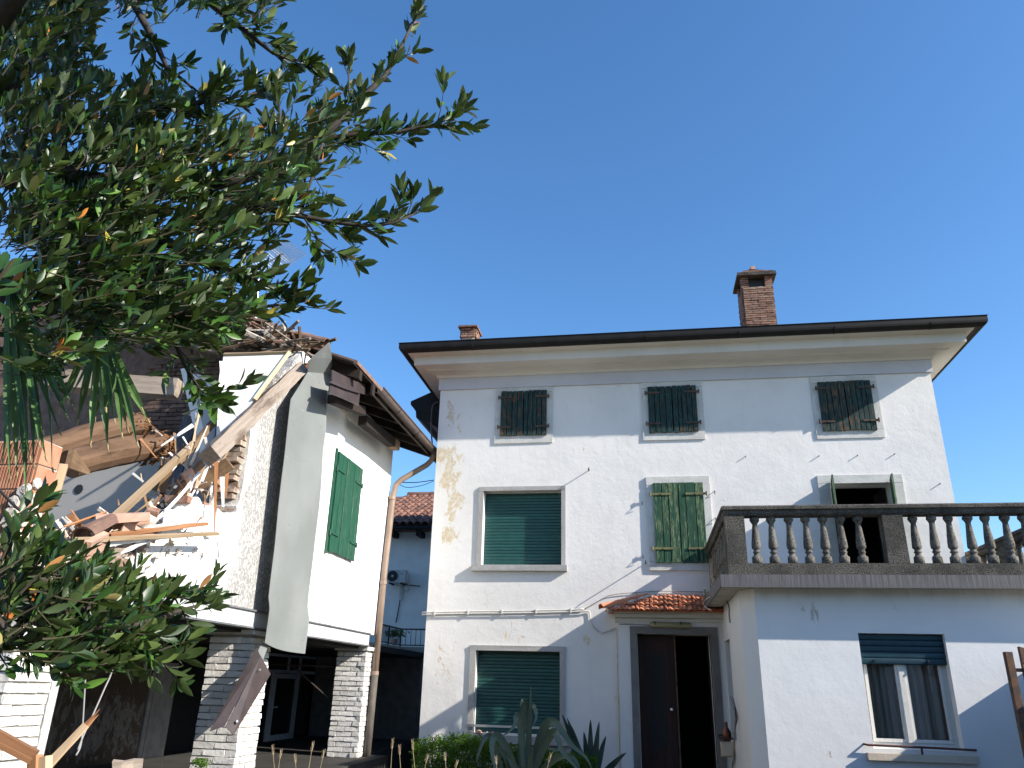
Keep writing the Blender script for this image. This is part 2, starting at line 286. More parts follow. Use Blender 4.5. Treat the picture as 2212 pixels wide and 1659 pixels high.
# ------------------------------------------------------------------ mesh building
WM = {}                                     # world matrix of what is built so far
class MB:
    def __init__(s): s.v = []; s.f = []; s.mi = []; s.cur = 0
    def add(s, vs, fs):
        o = len(s.v); s.v += [tuple(x) for x in vs]; s.f += [tuple(i+o for i in q) for q in fs]; s.mi += [s.cur]*len(fs); return s
    def box(s, a, b, M_=None, jit=0):
        x0, y0, z0 = a; x1, y1, z1 = b
        vs = [V((x, y, z)) for x in (x0, x1) for y in (y0, y1) for z in (z0, z1)]
        if jit: vs = [q + V((rnd.uniform(-jit, jit), rnd.uniform(-jit, jit), rnd.uniform(-jit, jit))) for q in vs]
        if M_: vs = [M_ @ q for q in vs]
        return s.add(vs, [(0, 1, 3, 2), (4, 6, 7, 5), (0, 4, 5, 1), (2, 3, 7, 6), (0, 2, 6, 4), (1, 5, 7, 3)])
    def prism(s, poly, axis, a, b):          # polygon in the other two axes, extruded along axis
        n = len(poly)
        def pt(p, t):
            q = [0, 0, 0]; k = [i for i in range(3) if i != axis]; q[k[0]], q[k[1]] = p; q[axis] = t; return q
        vs = [pt(p, a) for p in poly] + [pt(p, b) for p in poly]
        return s.add(vs, [tuple(range(n))[::-1], tuple(range(n, 2*n))] + [(i, (i+1) % n, n+(i+1) % n, n+i) for i in range(n)])
    def tube(s, pts, r, n=6, cap=True):
        pts = [V(p) for p in pts]; rs = r if isinstance(r, (list, tuple)) else [r]*len(pts)
        t0 = (pts[1]-pts[0]).normalized(); u = t0.orthogonal().normalized(); vs = []
        for i, p in enumerate(pts):
            t = ((pts[min(i+1, len(pts)-1)]) - pts[max(i-1, 0)]).normalized()
            u = (u - t*u.dot(t)).normalized(); w = t.cross(u)
            vs += [p + (u*cos(2*pi*k/n) + w*sin(2*pi*k/n))*rs[i] for k in range(n)]
        fs = [(i*n+k, i*n+(k+1) % n, (i+1)*n+(k+1) % n, (i+1)*n+k) for i in range(len(pts)-1) for k in range(n)]
        if cap: fs += [tuple(range(n))[::-1], tuple(range((len(pts)-1)*n, len(pts)*n))]
        return s.add(vs, fs)
    def lathe(s, prof, n=14, c=(0, 0, 0), M_=None):
        vs = []
        for (r, z) in prof:
            for k in range(n):
                q = V((c[0]+r*cos(2*pi*k/n), c[1]+r*sin(2*pi*k/n), c[2]+z)); vs.append(M_ @ q if M_ else q)
        m_ = len(prof)
        fs = [(i*n+k, i*n+(k+1) % n, (i+1)*n+(k+1) % n, (i+1)*n+k) for i in range(m_-1) for k in range(n)]
        fs += [tuple(range(n))[::-1], tuple(range((m_-1)*n, m_*n))]
        return s.add(vs, fs)
    def grid(s, P, thick=None):              # P[i][j] points; thick: offset vector for a back sheet
        a, b = len(P), len(P[0]); vs = [q for r_ in P for q in r_]
        fs = [(i*b+j, (i+1)*b+j, (i+1)*b+j+1, i*b+j+1) for i in range(a-1) for j in range(b-1)]
        s.add(vs, fs)
        if thick is not None:
            o = V(thick); s.add([V(q)+o for q in vs], [f[::-1] for f in fs])
            rim = [(i, 0) for i in range(a)] + [(a-1, j) for j in range(1, b)] + [(i, b-1) for i in range(a-2, -1, -1)] + [(0, j) for j in range(b-2, 0, -1)]
            rv = [V(P[i][j]) for i, j in rim]; n = len(rv)
            s.add(rv+[q+o for q in rv], [(k, (k+1) % n, n+(k+1) % n, n+k)[::-1] for k in range(n)])
        return s
    def mesh(s, name, mats, smooth=False):
        me = bpy.data.meshes.new(name); me.from_pydata(s.v, [], s.f)
        for mm in (mats if isinstance(mats, (list, tuple)) else [mats]): me.materials.append(M[mm] if isinstance(mm, str) else mm)
        if len(me.materials) > 1: me.polygons.foreach_set('material_index', s.mi)
        if smooth: me.polygons.foreach_set('use_smooth', [True]*len(me.polygons))
        me.update(); return me

def tag(o, label=None, cat=None, group=None, kind=None):
    if label: o['label'] = label
    if cat: o['category'] = cat
    if group: o['group'] = group
    if kind: o['kind'] = kind
    return o
def link(name, me, parent=None, Mx=None):
    o = bpy.data.objects.new(name, me); C.objects.link(o)
    Mx = Mx if Mx is not None else Matrix()
    if parent is not None:
        o.parent = parent; o.matrix_parent_inverse = WM[parent.name].inverted()
    o.matrix_basis = Mx; WM[o.name] = Mx.copy(); return o
def thing(name, loc, label, cat, group=None):
    return tag(link(name, None, None, Matrix.Translation(V(loc))), label, cat, group)
def put(name, mb, mats, parent=None, smooth=False, Mx=None): return link(name, mb.mesh(name, mats, smooth), parent, Mx)
def frame(x, y, z, o):                        # matrix from axes + origin
    mm = Matrix((x, y, z)).transposed().to_4x4(); mm.translation = o; return mm
def along(p0, p1, upv=(0, 0, 1)):
    p0, p1 = V(p0), V(p1); x = (p1-p0).normalized(); z = V(upv); z = (z - x*z.dot(x))
    z = z.normalized() if z.length > 1e-4 else x.orthogonal().normalized()
    return frame(x, z.cross(x), z, p0), (p1-p0).length
def barmesh(L, w, h, jit=.0, seg=1, taper=1.0, bow=0):
    b = MB(); P = []
    for i in range(seg+1):
        t = i/seg; k = 1+(taper-1)*t; dz = bow*sin(pi*t)
        ring = [V((t*L, sx*w/2*k, sz*h/2*k+dz)) for sx, sz in ((-1, -1), (1, -1), (1, 1), (-1, 1))]
        if jit: ring = [q+V((rnd.uniform(-jit, jit), rnd.uniform(-jit, jit), rnd.uniform(-jit, jit))) for q in ring]
        P.append(ring)
    vs = [q for r_ in P for q in r_]
    fs = [(i*4+k, i*4+(k+1) % 4, (i+1)*4+(k+1) % 4, (i+1)*4+k)[::-1] for i in range(seg) for k in range(4)] + [(0, 1, 2, 3), tuple(seg*4+k for k in (3, 2, 1, 0))]
    return b.add(vs, fs)
def bar(name, p0, p1, w, h, mat, parent=None, label=None, cat=None, group=None, upv=(0, 0, 1), jit=0, seg=1, taper=1, bow=0):
    Mx, L = along(p0, p1, upv); o = put(name, barmesh(L, w, h, jit, seg, taper, bow), mat, parent, Mx=Mx)
    return tag(o, label, cat, group)
def wallgrid(mb, P, us, vs, holes, n, thick):  # P(u,v)->point on the front; holes (u0,u1,v0,v1); n outward normal; a wall with real openings
    us = sorted(set(us + [h[0] for h in holes] + [h[1] for h in holes])); vs = sorted(set(vs + [h[2] for h in holes] + [h[3] for h in holes]))
    back = V(n)*(-thick)
    inh = lambda u, v: any(h[0]-1e-6 < u < h[1]+1e-6 and h[2]-1e-6 < v < h[3]+1e-6 for h in holes)
    for i in range(len(us)-1):
        for j in range(len(vs)-1):
            if inh((us[i]+us[i+1])/2, (vs[j]+vs[j+1])/2): continue
            q = [P(us[i], vs[j]), P(us[i+1], vs[j]), P(us[i+1], vs[j+1]), P(us[i], vs[j+1])]
            mb.add(q, [(0, 1, 2, 3)]); mb.add([x+back for x in q], [(3, 2, 1, 0)])
    for h in list(holes) + [(us[0], us[-1], vs[0], vs[-1])]:
        q = [P(h[0], h[2]), P(h[1], h[2]), P(h[1], h[3]), P(h[0], h[3])]
        for k in range(4): mb.add([q[k], q[(k+1) % 4], q[(k+1) % 4]+back, q[k]+back], [(0, 1, 2, 3)])
    return mb
# ------------------------------------------------------------------ ground
tag(put('ground', MB().box((-150, -150, -.3), (150, 150, 0)), 'ground'), kind='structure')
tag(put('paving', MB().box((-3.9, 12.0, .002), (1.1, 12.99, .05)), 'paving'), kind='structure')
tag(put('porch_floor', MB().box((-9, 5.0, .0), (-4.2, 13.25, .5)).box((-9, 13.251, 0), (-4.6, 17.1, .5)), 'porch_floor'), kind='structure')

def planks(parent, x0, x1, z0, z1, y, n, mat, P=None, th=.03, gap=.011, ragged=.014):
    w = (x1-x0)/n
    cuts = [x0 + (x1-x0)*(i/n) + (rnd.uniform(-.18, .18)*w if 0 < i < n else 0) for i in range(n+1)]
    for i in range(n):
        j = rnd.uniform(-.004, .004)
        b = MB().box((cuts[i]+gap/2, y+j-th, z0+rnd.uniform(0, ragged)), (cuts[i+1]-gap/2, y+j, z1-rnd.uniform(0, ragged)))
        if P:
            b.v = [tuple(P(V(q))) for q in b.v]
        put('plank', b, mat, parent)
def strap(parent, x0, x1, z, y, mat, side, P=None):
    b = MB().box((min(x0, x1), y-.012, z-.018), (max(x0, x1), y, z+.018))
    b.tube([(x0-.015*side, y-.016, z-.035), (x0-.015*side, y-.016, z+.035)], .014, 6)
    b.tube([((x0+x1)/2, y-.02, z), ((x0+x1)/2, y-.005, z)], .011, 6)
    if P: b.v = [tuple(P(V(q))) for q in b.v]
    put('hinge', b, mat, parent)

# ------------------------------------------------------------------ the white house
YH = 13.0; XL, XR = -3.635, 4.92; YB = 19.0
house = thing('white_house', (.6, 16, 0), 'three storey white rendered house with green shutters and black gutter, right of the ruin', 'house')
holes = [(-2.44, -1.65, 5.81, 6.61), (.21, 1.0, 5.79, 6.60), (3.1, 3.9, 5.74, 6.58), (-2.73, -1.36, 3.50, 4.78), (-2.76, -1.38, .90, 2.13), (.24, 1.0, 3.56, 4.84), (3.07, 4.02, 2.95, 4.82), (-.14, .99, .0, 2.42)]
wb_ = MB()
wallgrid(wb_, lambda u, v: V((u, YH, v)), [XL, XR], [0, 6.9], holes, (0, -1, 0), .34)
wallgrid(wb_, lambda u, v: V((XR, u, v)), [YH+.341, YB], [0, 6.9], [], (1, 0, 0), .3)
wallgrid(wb_, lambda u, v: V((XL, YH+.341+YB-u, v)), [YH+.341, YB], [0, 6.9], [], (-1, 0, 0), .3)
wb_.box((XL, YB, 0), (XR, YB+.3, 6.9))
put('wall', wb_, 'house_plaster', house)
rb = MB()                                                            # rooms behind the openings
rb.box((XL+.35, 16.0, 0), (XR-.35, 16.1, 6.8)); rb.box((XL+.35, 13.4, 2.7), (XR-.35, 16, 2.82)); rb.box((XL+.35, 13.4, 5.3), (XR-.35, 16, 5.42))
put('inner_room', rb, 'painted_gloom', house)
# frieze and cornice: one profile carried round three sides
def around(prof, mat, name, parent):
    b = MB(); n = len(prof); P = []
    for (cx, cy, sx, sy) in ((XL, YB, -1, 0), (XL, YH, -1, -1), (XR, YH, 1, -1), (XR, YB, 1, 0)):
        P.append([V((cx+sx*o*(.86 if sx < 0 else 1), cy+sy*o, z)) for o, z in prof])
    b.add([q for r_ in P for q in r_], [(i*n+j, i*n+j+1, (i+1)*n+j+1, (i+1)*n+j) for i in range(3) for j in range(n-1)])
    return put(name, b, mat, parent)
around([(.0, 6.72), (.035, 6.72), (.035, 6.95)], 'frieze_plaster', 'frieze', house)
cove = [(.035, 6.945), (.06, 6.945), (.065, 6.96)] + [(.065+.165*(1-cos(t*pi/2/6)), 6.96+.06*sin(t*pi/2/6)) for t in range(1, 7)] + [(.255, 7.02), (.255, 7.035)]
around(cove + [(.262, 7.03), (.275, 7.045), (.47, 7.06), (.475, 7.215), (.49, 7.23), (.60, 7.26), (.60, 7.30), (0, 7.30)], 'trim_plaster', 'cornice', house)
g_ = [(.57, 7.262)] + [(.655+.085*cos(t), 7.315+.085*sin(t)) for t in [pi+pi*k/8 for k in range(1, 9)]] + [(.74, 7.385), (.753, 7.397), (.74, 7.405), (.725, 7.39)] + [(.725, 7.31)] + [(.655+.07*cos(t), 7.315+.07*sin(t)) for t in [2*pi-pi*k/6 for k in range(1, 7)]] + [(.585, 7.41), (.57, 7.41), (.57, 7.262)]
around(g_, 'gutter_black', 'gutter', house)
for k, x in enumerate((-2.9, -1.35, .2, 1.75, 3.3, 4.8)):
    put('gutter_joint', MB().tube([(x, YH-.655+.088*cos(t), 7.315+.088*sin(t)) for t in [pi+pi*q/8 for q in range(9)]], .007, 5), 'gutter_black', house)
rf = MB(); zr = 7.36; o = .64; rise = 4.35*.34
e = [V((XL-o, YH-o, zr)), V((XR+o, YH-o, zr)), V((XR+o, YB+o, zr)), V((XL-o, YB+o, zr))]
ra, rb2 = V((XL+3.0, 16, zr+3.6*.34)), V((XR-3.0, 16, zr+3.6*.34))
rf.add(e+[ra, rb2], [(0, 1, 5, 4), (1, 2, 5), (2, 3, 4, 5), (3, 0, 4)]); rf.add([q-V((0, 0, .05)) for q in e], [(3, 2, 1, 0)])
roof = put('roof', rf, 'tile_red', house)

# chimneys: a core with every brick laid round it
def brick_ring(parent, name, cx, cy, wx, wy, z0, n, h, mat, bl=.24, bt=.05, jit=.006, skip=None, tone=None):
    meshes = {}
    for k in range(n):
        z = z0+k*h
        for side in range(4):
            L = wx if side % 2 == 0 else wy; off = (k % 2)*.5
            cnt = max(1, round(L/bl)); bw = L/cnt
            edges = [0]+[(i+off)*bw for i in range(0 if off else 1, cnt+(0 if not off else 0))]+[L]
            edges = sorted(set(round(q, 4) for q in edges if 0 <= q <= L+1e-6))
            for a, b2 in zip(edges[:-1], edges[1:]):
                if b2-a < .03: continue
                mid = (a+b2)/2-L/2
                if skip and skip(side, mid, z): continue
                key = round(b2-a, 2)
                if key not in meshes: meshes[key] = [MB().box((-key/2+.004, -.03, 0), (key/2-.004, bt, h-.012), jit=.005).mesh(name, mat) for _ in range(3)]
                ang = side*pi/2
                d = V((0, -wy/2, 0)) if side == 0 else V((wx/2, 0, 0)) if side == 1 else V((0, wy/2, 0)) if side == 2 else V((-wx/2, 0, 0))
                R = Matrix.Rotation(ang, 4, 'Z')
                p = V((cx, cy, z)) + d + R @ V((mid, rnd.uniform(-jit, jit), rnd.uniform(-.002, .002)))
                link(name, rnd.choice(meshes[key]), parent, Matrix.Translation(p) @ R @ Matrix.Rotation(rnd.uniform(-.012, .012), 4, 'Y'))
ch = put('chimney', MB().box((2.12, 13.82, 7.6), (2.66, 14.38, 8.98)), 'mortar', house); ch['label'] = 'tall brick chimney with pyramid cap of stacked tiles'
ccx, ccy = 2.39, 14.1
brick_ring(ch, 'brick', ccx, ccy, .545, .57, 8.06, 19, .0475, 'brick_old', skip=None)
for sx in (-1, 1):                                                   # piers either side of the smoke opening
    for sy in (-1, 1):
        for k in range(5):
            put('brick', MB().box((ccx+sx*.225-.07, ccy+sy*.23-.07, 8.965+k*.0465), (ccx+sx*.225+.07, ccy+sy*.23+.07, 9.00+k*.0465), jit=.005), 'brick_old', ch)
put('cap_slab', MB().box((ccx-.37, ccy-.39, 9.195), (ccx+.37, ccy+.39, 9.25), jit=.006), 'old_stone', ch)
for k in range(8):
    r_ = .35-.042*k
    put('cap_tile', MB().box((ccx-r_, ccy-r_, 9.252+k*.032), (ccx+r_, ccy+r_, 9.28+k*.032), jit=.008), 'brick_old' if k % 3 else 'tile_red', ch)
put('finial', MB().box((ccx-.045, ccy-.045, 9.50), (ccx+.045, ccy+.045, 9.58), jit=.006), 'tile_pink', ch)
put('flue', MB().box((ccx-.2, ccy-.2, 8.97), (ccx+.2, ccy+.2, 9.19)), 'black', ch)
sx_, sy_ = -3.36, 14.0
sc2 = put('chimney', MB().box((sx_-.13, sy_-.17, 7.6), (sx_+.13, sy_+.17, 8.19)), 'mortar', house); sc2['label'] = 'short brick chimney at the left end of the roof'
brick_ring(sc2, 'brick', sx_, sy_,   .28, .36, 8.19, 4, .05, 'brick_old', bl=.14)
put('cap_slab', MB().box((sx_-.2, sy_-.26, 8.395), (sx_+.2, sy_+.26, 8.43), jit=.004), 'brick_dark', sc2)

# upper shuttered windows
def stone_frame(parent, x0, x1, z0, z1, X0, X1, Z0, Z1, mat, y=YH, proud=.02, sill=None, sillmat=None, jam=.12):
    f = put('window_frame', MB().box((X0, y-proud, z1), (X1, y+jam, Z1), jit=.003), mat, parent)
    put('jamb', MB().box((X0, y-proud+.002, z0), (x0, y+jam, z1-.003), jit=.002), mat, f); put('jamb', MB().box((x1, y-proud+.002, z0), (X1, y+jam, z1-.003), jit=.002), mat, f)
    if sill: put('sill', MB().box(*sill, jit=.004), sillmat or mat, f)
    else: put('sill', MB().box((X0, y-proud-.003, Z0), (X1, y+jam, z0-.003), jit=.004), mat, f)
    return f
for (x0, x1, z0, z1, n) in ((-2.47, -1.62, 5.775, 6.645, 9), (.18, 1.03, 5.76, 6.635, 9), (3.065, 3.93, 5.71, 6.61, 9)):
    stone_frame(house, x0+.04, x1-.04, z0+.03, z1-.03, x0-.105, x1+.105, z0-.125, z1+.105, 'frame_stone')
    xm = (x0+x1)/2
    for s, (a, b2, nn) in ((1, (x0, xm-.004, 4)), (-1, (xm+.004, x1, 5))):
        sh = put('shutter', MB().box((a+.05, YH-.022, z0+.1), (b2-.05, YH-.005, z0+.18)), 'shutter_old', house)
        planks(sh, a, b2, z0, z1, YH-.022, nn, 'shutter_old')
        hx = a if s > 0 else b2
        for hz in (z0+.17, z1-.13): strap(sh, hx-.02*s, hx+.21*s, hz, YH-.055, 'hinge_dark', s)
# closed green shutters, first floor
x0, x1, z0, z1 = .2, 1.035, 3.525, 4.87
stone_frame(house, x0+.04, x1-.04, z0+.03, z1-.03, .095, 1.145, 3.41, 4.98, 'frame_stone', proud=.035)
for s, (a, b2, nn) in ((1, (x0, .618, 3)), (-1, (.624, x1, 3))):
    sh = put('shutter', MB().box((a+.05, YH-.035, z0+.2), (b2-.05, YH-.01, z0+.3)), 'shutter_green', house)
    planks(sh, a, b2, z0, z1, YH-.037, nn, 'shutter_green')
    hx = a if s > 0 else b2
    for hz in (z0+.235, z1-.2): strap(sh, hx-.03*s, hx+.30*s, hz, YH-.07, 'hinge_green', s)
# roller shutter windows
def roller(parent, x0, x1, z0, z1, y, mat, h=.0535, bar_z=None):
    win = put('roller_shutter', MB().box((x0, y+.03, z0), (x1, y+.045, z1)), mat, parent)
    n = int((z1-z0)/h); L = x1-x0
    prof = [(-.0, 0), (-.004, .002), (-.007, .012), (-.0085, h*.5), (-.007, h*.8), (-.003, h-.006), (0, h-.004)]
    b = MB(); b.prism([(a, z) for a, z in prof] + [(.012, h-.004), (.012, 0)], 0, 0, L)
    me = b.mesh('slat', mat)
    for k in range(n): link('slat', me, win, Matrix.Translation((x0, y+rnd.uniform(-.0003, .0003), z0+.004+k*h)))
    return win
roller(house, -2.73, -1.36, 3.50, 4.78, YH+.17, 'roller')
stone_frame(house, -2.73, -1.36, 3.50, 4.78, -2.815, -1.285, 3.4, 4.855, 'sill_stone', proud=.03, jam=.15, sill=((-2.885, YH-.085, 3.395), (-1.255, YH+.1, 3.495)))
roller(house, -2.76, -1.38, .90, 2.13, YH+.17, 'roller')
stone_frame(house, -2.76, -1.38, .90, 2.13, -2.855, -1.295, .8, 2.21, 'sill_stone', proud=.03, jam=.15, sill=((-2.93, YH-.1, .765), (-1.2, YH+.1, .875)))
put('guard_bar', MB().box((-2.86, YH-.055, .985), (-1.3, YH-.04, 1.02)).box((-2.85, YH-.055, .9), (-2.83, YH-.03, .99)), 'alu', house)
# balcony door with its two open shutters
stone_frame(house, 3.07, 4.02, 2.95, 4.82, 2.88, 4.19, 2.9, 4.955, 'frame_stone', proud=.03)
for s, hx in ((1, 3.08), (-1, 4.01)):
    ang = radians(101 if s > 0 else 78)
    def SP(q, s=s, hx=hx, ang=ang):
        u = q.x*s; return V((hx + s*(u*cos(ang)) + (0 if s > 0 else 0), YH-.05-u*sin(ang) + (q.y), q.z))
    def SP(q, s=s, hx=hx, ang=ang):
        u, d = q.x, q.y; a = ang
        dx, dy = cos(a)*s, -sin(a)
        return V((hx+dx*u - s*dy*d*-1, YH-.04+dy*u + dx*s*d, q.z))
    b = MB().box((.05, -.005, 3.2), (.42, .012, 3.3)); b.v = [tuple(SP(V(q))) for q in b.v]
    sh = put('shutter', b, 'shutter_green', house); sh['label'] = 'green shutter leaf standing open'
    planks(sh, 0, .47, 2.97, 4.86, 0, 4, 'shutter_green', P=SP)
# door portal, door and canopy
pf = MB(); wallgrid(pf, lambda u, v: V((u, 12.85, v)), [-.44, 1.2], [0, 2.60], [(-.16, 1.0, 0, 2.42)], (0, -1, 0), .148)
portal = put('portal', pf, 'annex_plaster', house)
put('jamb', MB().box((-.255, 12.825, 0), (-.15, 13.0, 2.42)), 'door_stone', portal); put('jamb', MB().box((.99, 12.825, 0), (1.095, 13.0, 2.42)), 'door_stone', portal)
put('lintel', MB().box((-.255, 12.825, 2.423), (1.095, 13.0, 2.525)), 'door_stone', portal)
cp = MB(); prof = [(12.99, 2.59), (12.82, 2.59), (12.815, 2.64), (12.74, 2.655), (12.735, 2.70), (12.65, 2.715), (12.64, 2.735), (12.99, 2.735)]
cp.add([V((x, y, z)) for x, sh_ in ((-.48, 0), (1.19, 0)) for y, z in prof], [(i, (i+1) % 8, 8+(i+1) % 8, 8+i) for i in range(8)] + [tuple(range(8)), tuple(range(15, 7, -1))])
put('cornice', cp, 'trim_plaster', portal)
dl = put('door', MB().box((-.14, 13.06, .02), (.42, 13.10, 2.40)), 'door_wood', house); dl['label'] = 'closed leaf of dark varnished boards'
for k in range(6): put('board', MB().box((-.135+k*.0925, 13.045, .04), (-.048+k*.0925, 13.058, 2.38)), 'door_wood', dl)
put('net_panel', MB().box((.0, 13.035, .75), (.27, 13.043, 2.12)), 'net', dl)
put('knob', MB().lathe([(.0, 0), (.035, 0), (.035, .01), (.014, .015), (.014, .035), (.03, .045), (.034, .06), (.02, .075), (0, .078)], 12, M_=Matrix.Translation((.345, 13.045, 1.32)) @ Matrix.Rotation(pi/2, 4, 'X')), 'chrome', dl, smooth=True)
put('door_edge', MB().box((.425, 13.03, .02), (.448, 13.1, 2.40)), 'wood_brown', dl)
d2 = put('door', MB().box((.955, 13.06, .02), (.985, 13.6, 2.40)), 'door_wood', house); d2['label'] = 'leaf swung inward'
put('weather_strip', MB().box((.962, 13.03, .02), (.972, 13.055, 2.40)), 'white_frame', d2)
# canopy of interlocking tiles
can = MB(); A = V((-.62, 12.52, 2.735)); B = V((1.19, 12.52, 2.735)); T0 = V((.07, 12.985, 2.985)); T1 = V((1.19, 12.985, 2.985)); LW = V((-.60, 12.985, 2.735))
can.add([A, B, T1, T0, LW], [(0, 1, 2, 3), (0, 3, 4)]); can.add([A-V((0, 0, .012)), B-V((0, 0, .012)), V((1.19, 12.985, 2.723)), LW-V((0, 0, .012))], [(3, 2, 1, 0)])
can.add([A, B, B-V((0, 0, .012)), A-V((0, 0, .012))], [(0, 3, 2, 1)])
canopy = put('canopy', can, 'tile_orange', house)
tw, tl = .225, .235
def tilemesh():
    cs = []; n = 16
    for i in range(n+1):
        x = tw*i/n; ph = (x/tw*2) % 1.0
        zz = .0 if x < .03 else .026*max(0, sin(pi*((x-.03)/(tw-.03)*2 % 1.0)))
        if x < .03: zz = .03
        cs.append((x, zz))
    b = MB(); P = [[V((x, y, z+.02*(1-y/tl))) for x, z in cs] for y in (0, tl*.5, tl)]
    b.grid(P[::-1], thick=(0, 0, -.012))
    for k in (0, 1):                                                  # little drainage ribs on the side lap
        b.box((.004+.012*k, .02, .046), (.009+.012*k, tl*.7, .054))
    return b.mesh('roof_tile', 'tile_orange')
tm = tilemesh(); sl_ = (T1-B); sdir = sl_.normalized(); nrm = V((1, 0, 0)).cross(sdir)
for row in range(3):
    t = row/3*sl_.length; xs = A.x + (T0.x-A.x)*(t/sl_.length) + .05
    k = 0
    x = 1.19-tw
    while x > xs-.12:
        o_ = V((x, B.y, B.z)) + sdir*(t-.045) + nrm*(.008+.012*(row > 0))
        link('roof_tile', tm, canopy, frame(V((1, 0, 0)), sdir, nrm, o_) @ Matrix.Rotation(rnd.uniform(-.015, .015), 4, 'Y')); x -= tw-.004
def barrel(L, r0_, r1_, th=.012, n=7, mat='tile_brown', name='roof_tile', arc=pi):
    b = MB(); P = []
    for i in range(2):
        r_ = (r0_, r1_)[i]; P.append([V((i*L, r_*cos(arc*(k/n)+(pi-arc)/2), r_*sin(arc*(k/n)+(pi-arc)/2))) for k in range(n+1)])
    Q = [[V((q.x, q.y*(1-th/.08), q.z*(1-th/.08))) for q in r_] for r_ in P]
    vs = [q for r_ in P+Q for q in r_]; m_ = n+1
    fs = [(k, k+1, m_+k+1, m_+k)[::-1] for k in range(n)] + [(2*m_+k, 2*m_+k+1, 3*m_+k+1, 3*m_+k) for k in range(n)]
    fs += [(k, k+1, 2*m_+k+1, 2*m_+k) for k in range(n)] + [(m_+k, m_+k+1, 3*m_+k+1, 3*m_+k)[::-1] for k in range(n)]
    fs += [(0, m_, 3*m_, 2*m_), (n, n+m_, n+3*m_, n+2*m_)[::-1]]
    b.add(vs, fs); return b.mesh(name, mat)
hip = barrel(.33, .082, .062, mat='tile_orange', name='ridge_tile'); hd = (T0-A); hl = hd.length; Mx, _ = along(A, T0)
for k in range(3):
    link('ridge_tile', hip, canopy, Mx @ Matrix.Translation((-.06+k*hl/3, 0, .012+.012*(2-k))))
put('mortar_bed', MB().tube([A+V((.03, 0, .0)), A.lerp(T0, .5)+V((.06, -.02, .02)), T0+V((.06, -.03, .01))], .045, 6), 'rubble', canopy)

# ------------------------------------------------------------------ annex with its terrace slab
YA = 10.17
annex = thing('annex', (3.2, 11.5, 0), 'low white annex under the terrace, with half lowered blind over a curtained window', 'annex')
aw = MB()
wallgrid(aw, lambda u, v: V((u, YA, v)), [1.34, 5.3], [0, 2.80], [(2.50, 3.46, 1.04, 2.29)], (0, -1, 0), .3)
wallgrid(aw, lambda u, v: V((1.18, 13.0-u, v)), [0, 2.62], [0, 2.80], [(.28, 1.02, .96, 2.31)], (-1, 0, 0), .25)
aw.add([V((1.18, 10.38, 0)), V((1.34, YA, 0)), V((1.34, YA, 2.8)), V((1.18, 10.38, 2.8))], [(0, 1, 2, 3)])
put('wall', aw, 'annex_plaster', annex)
put('inner_room', MB().box((1.6, 12.2, 0), (5.2, 12.3, 2.7)).box((1.45, 10.5, .5), (1.5, 13, 2.7)), 'painted_gloom', annex)
put('slab', MB().box((.935, 9.905, 2.802), (5.42, 14.0, 2.90)), 'soffit', annex)
fl = MB().box((.92, 9.89, 2.785), (5.43, 9.903, 2.935)).box((.915, 9.9035, 2.785), (.93, 12.99, 2.935))
put('fascia', fl, 'flashing', annex)
put('terrace_floor', MB().box((.94, 9.91, 2.905), (5.4, 12.99, 2.93)).box((4.95, 13.0, 2.905), (5.4, 14.0, 2.93)), 'paving', annex)
# annex window
wf = MB(); y = YA+.14
for (a, b2) in (((2.50, 1.04), (3.46, 1.10)), ((2.50, 1.10), (2.54, 2.29)), ((3.41, 1.10), (3.46, 2.29))): wf.box((a[0], y, a[1]), (b2[0], y+.06, b2[1]))
win = put('window', wf, 'white_frame', annex)
for (a, b2) in ((2.545, 2.925), (2.985, 3.405)):
    s_ = MB(); y2 = y-.012
    s_.box((a, y2, 1.103), (b2, y2+.04, 1.14)); s_.box((a, y2, 1.142), (a+.035, y2+.04, 2.285)); s_.box((b2-.035, y2, 1.142), (b2, y2+.04, 2.285))
    put('sash', s_, 'white_frame', win)
    put('pane', MB().box((a+.036, y2+.015, 1.141), (b2-.036, y2+.021, 2.28)), 'glass', win)
put('mullion', MB().box((2.925, y-.03, 1.103), (2.985, y+.05, 2.285)), 'white_frame', win)
for (a, b2, ph) in ((2.53, 2.95, 0), (2.96, 3.42, 1.3)):
    cu = MB(); n = 48
    P = [[V((a+(b2-a)*i/n, y+.13+.034*sin(i*.62+ph)+.016*sin(i*1.43+ph*2), z)) for z in (1.08, 1.7, 2.29)] for i in range(n+1)]
    cu.grid(P); o_ = put('curtain', cu, 'curtain', annex, smooth=True)
r_ = roller(annex, 2.505, 3.455, 1.945, 2.285, YA+.075, 'roller_blue', h=.068)
for xk in (2.66, 3.25): put('stop_knob', MB().tube([(xk, YA+.075, 1.985), (xk, YA+.03, 1.985)], .013, 8), 'black', r_)
put('window_sill', MB().box((2.42, YA-.075, .925), (3.575, YA+.14, .995), jit=.004), 'sill_buff', annex)
gb = MB().tube([(2.43, YA-.055, 1.075), (3.0, YA-.06, 1.07), (3.56, YA-.055, 1.06)], .013, 6).box((2.985, YA-.07, .93), (3.005, YA-.055, 1.07)); gb.tube([(2.43, YA-.055, 1.075), (2.40, YA, 1.08)], .012, 6); gb.tube([(3.56, YA-.055, 1.06), (3.58, YA, 1.06)], .012, 6)
put('guard_bar', gb, 'rust_red', annex)
put('slit_window', MB().box((1.30, 11.98, .96), (1.32, 12.72, 2.31)), 'glass_dark', annex)
put('pipe_bracket', MB().box((.885, 12.2, 2.93), (.91, 12.35, 3.05)), 'lamp_yellow', annex)

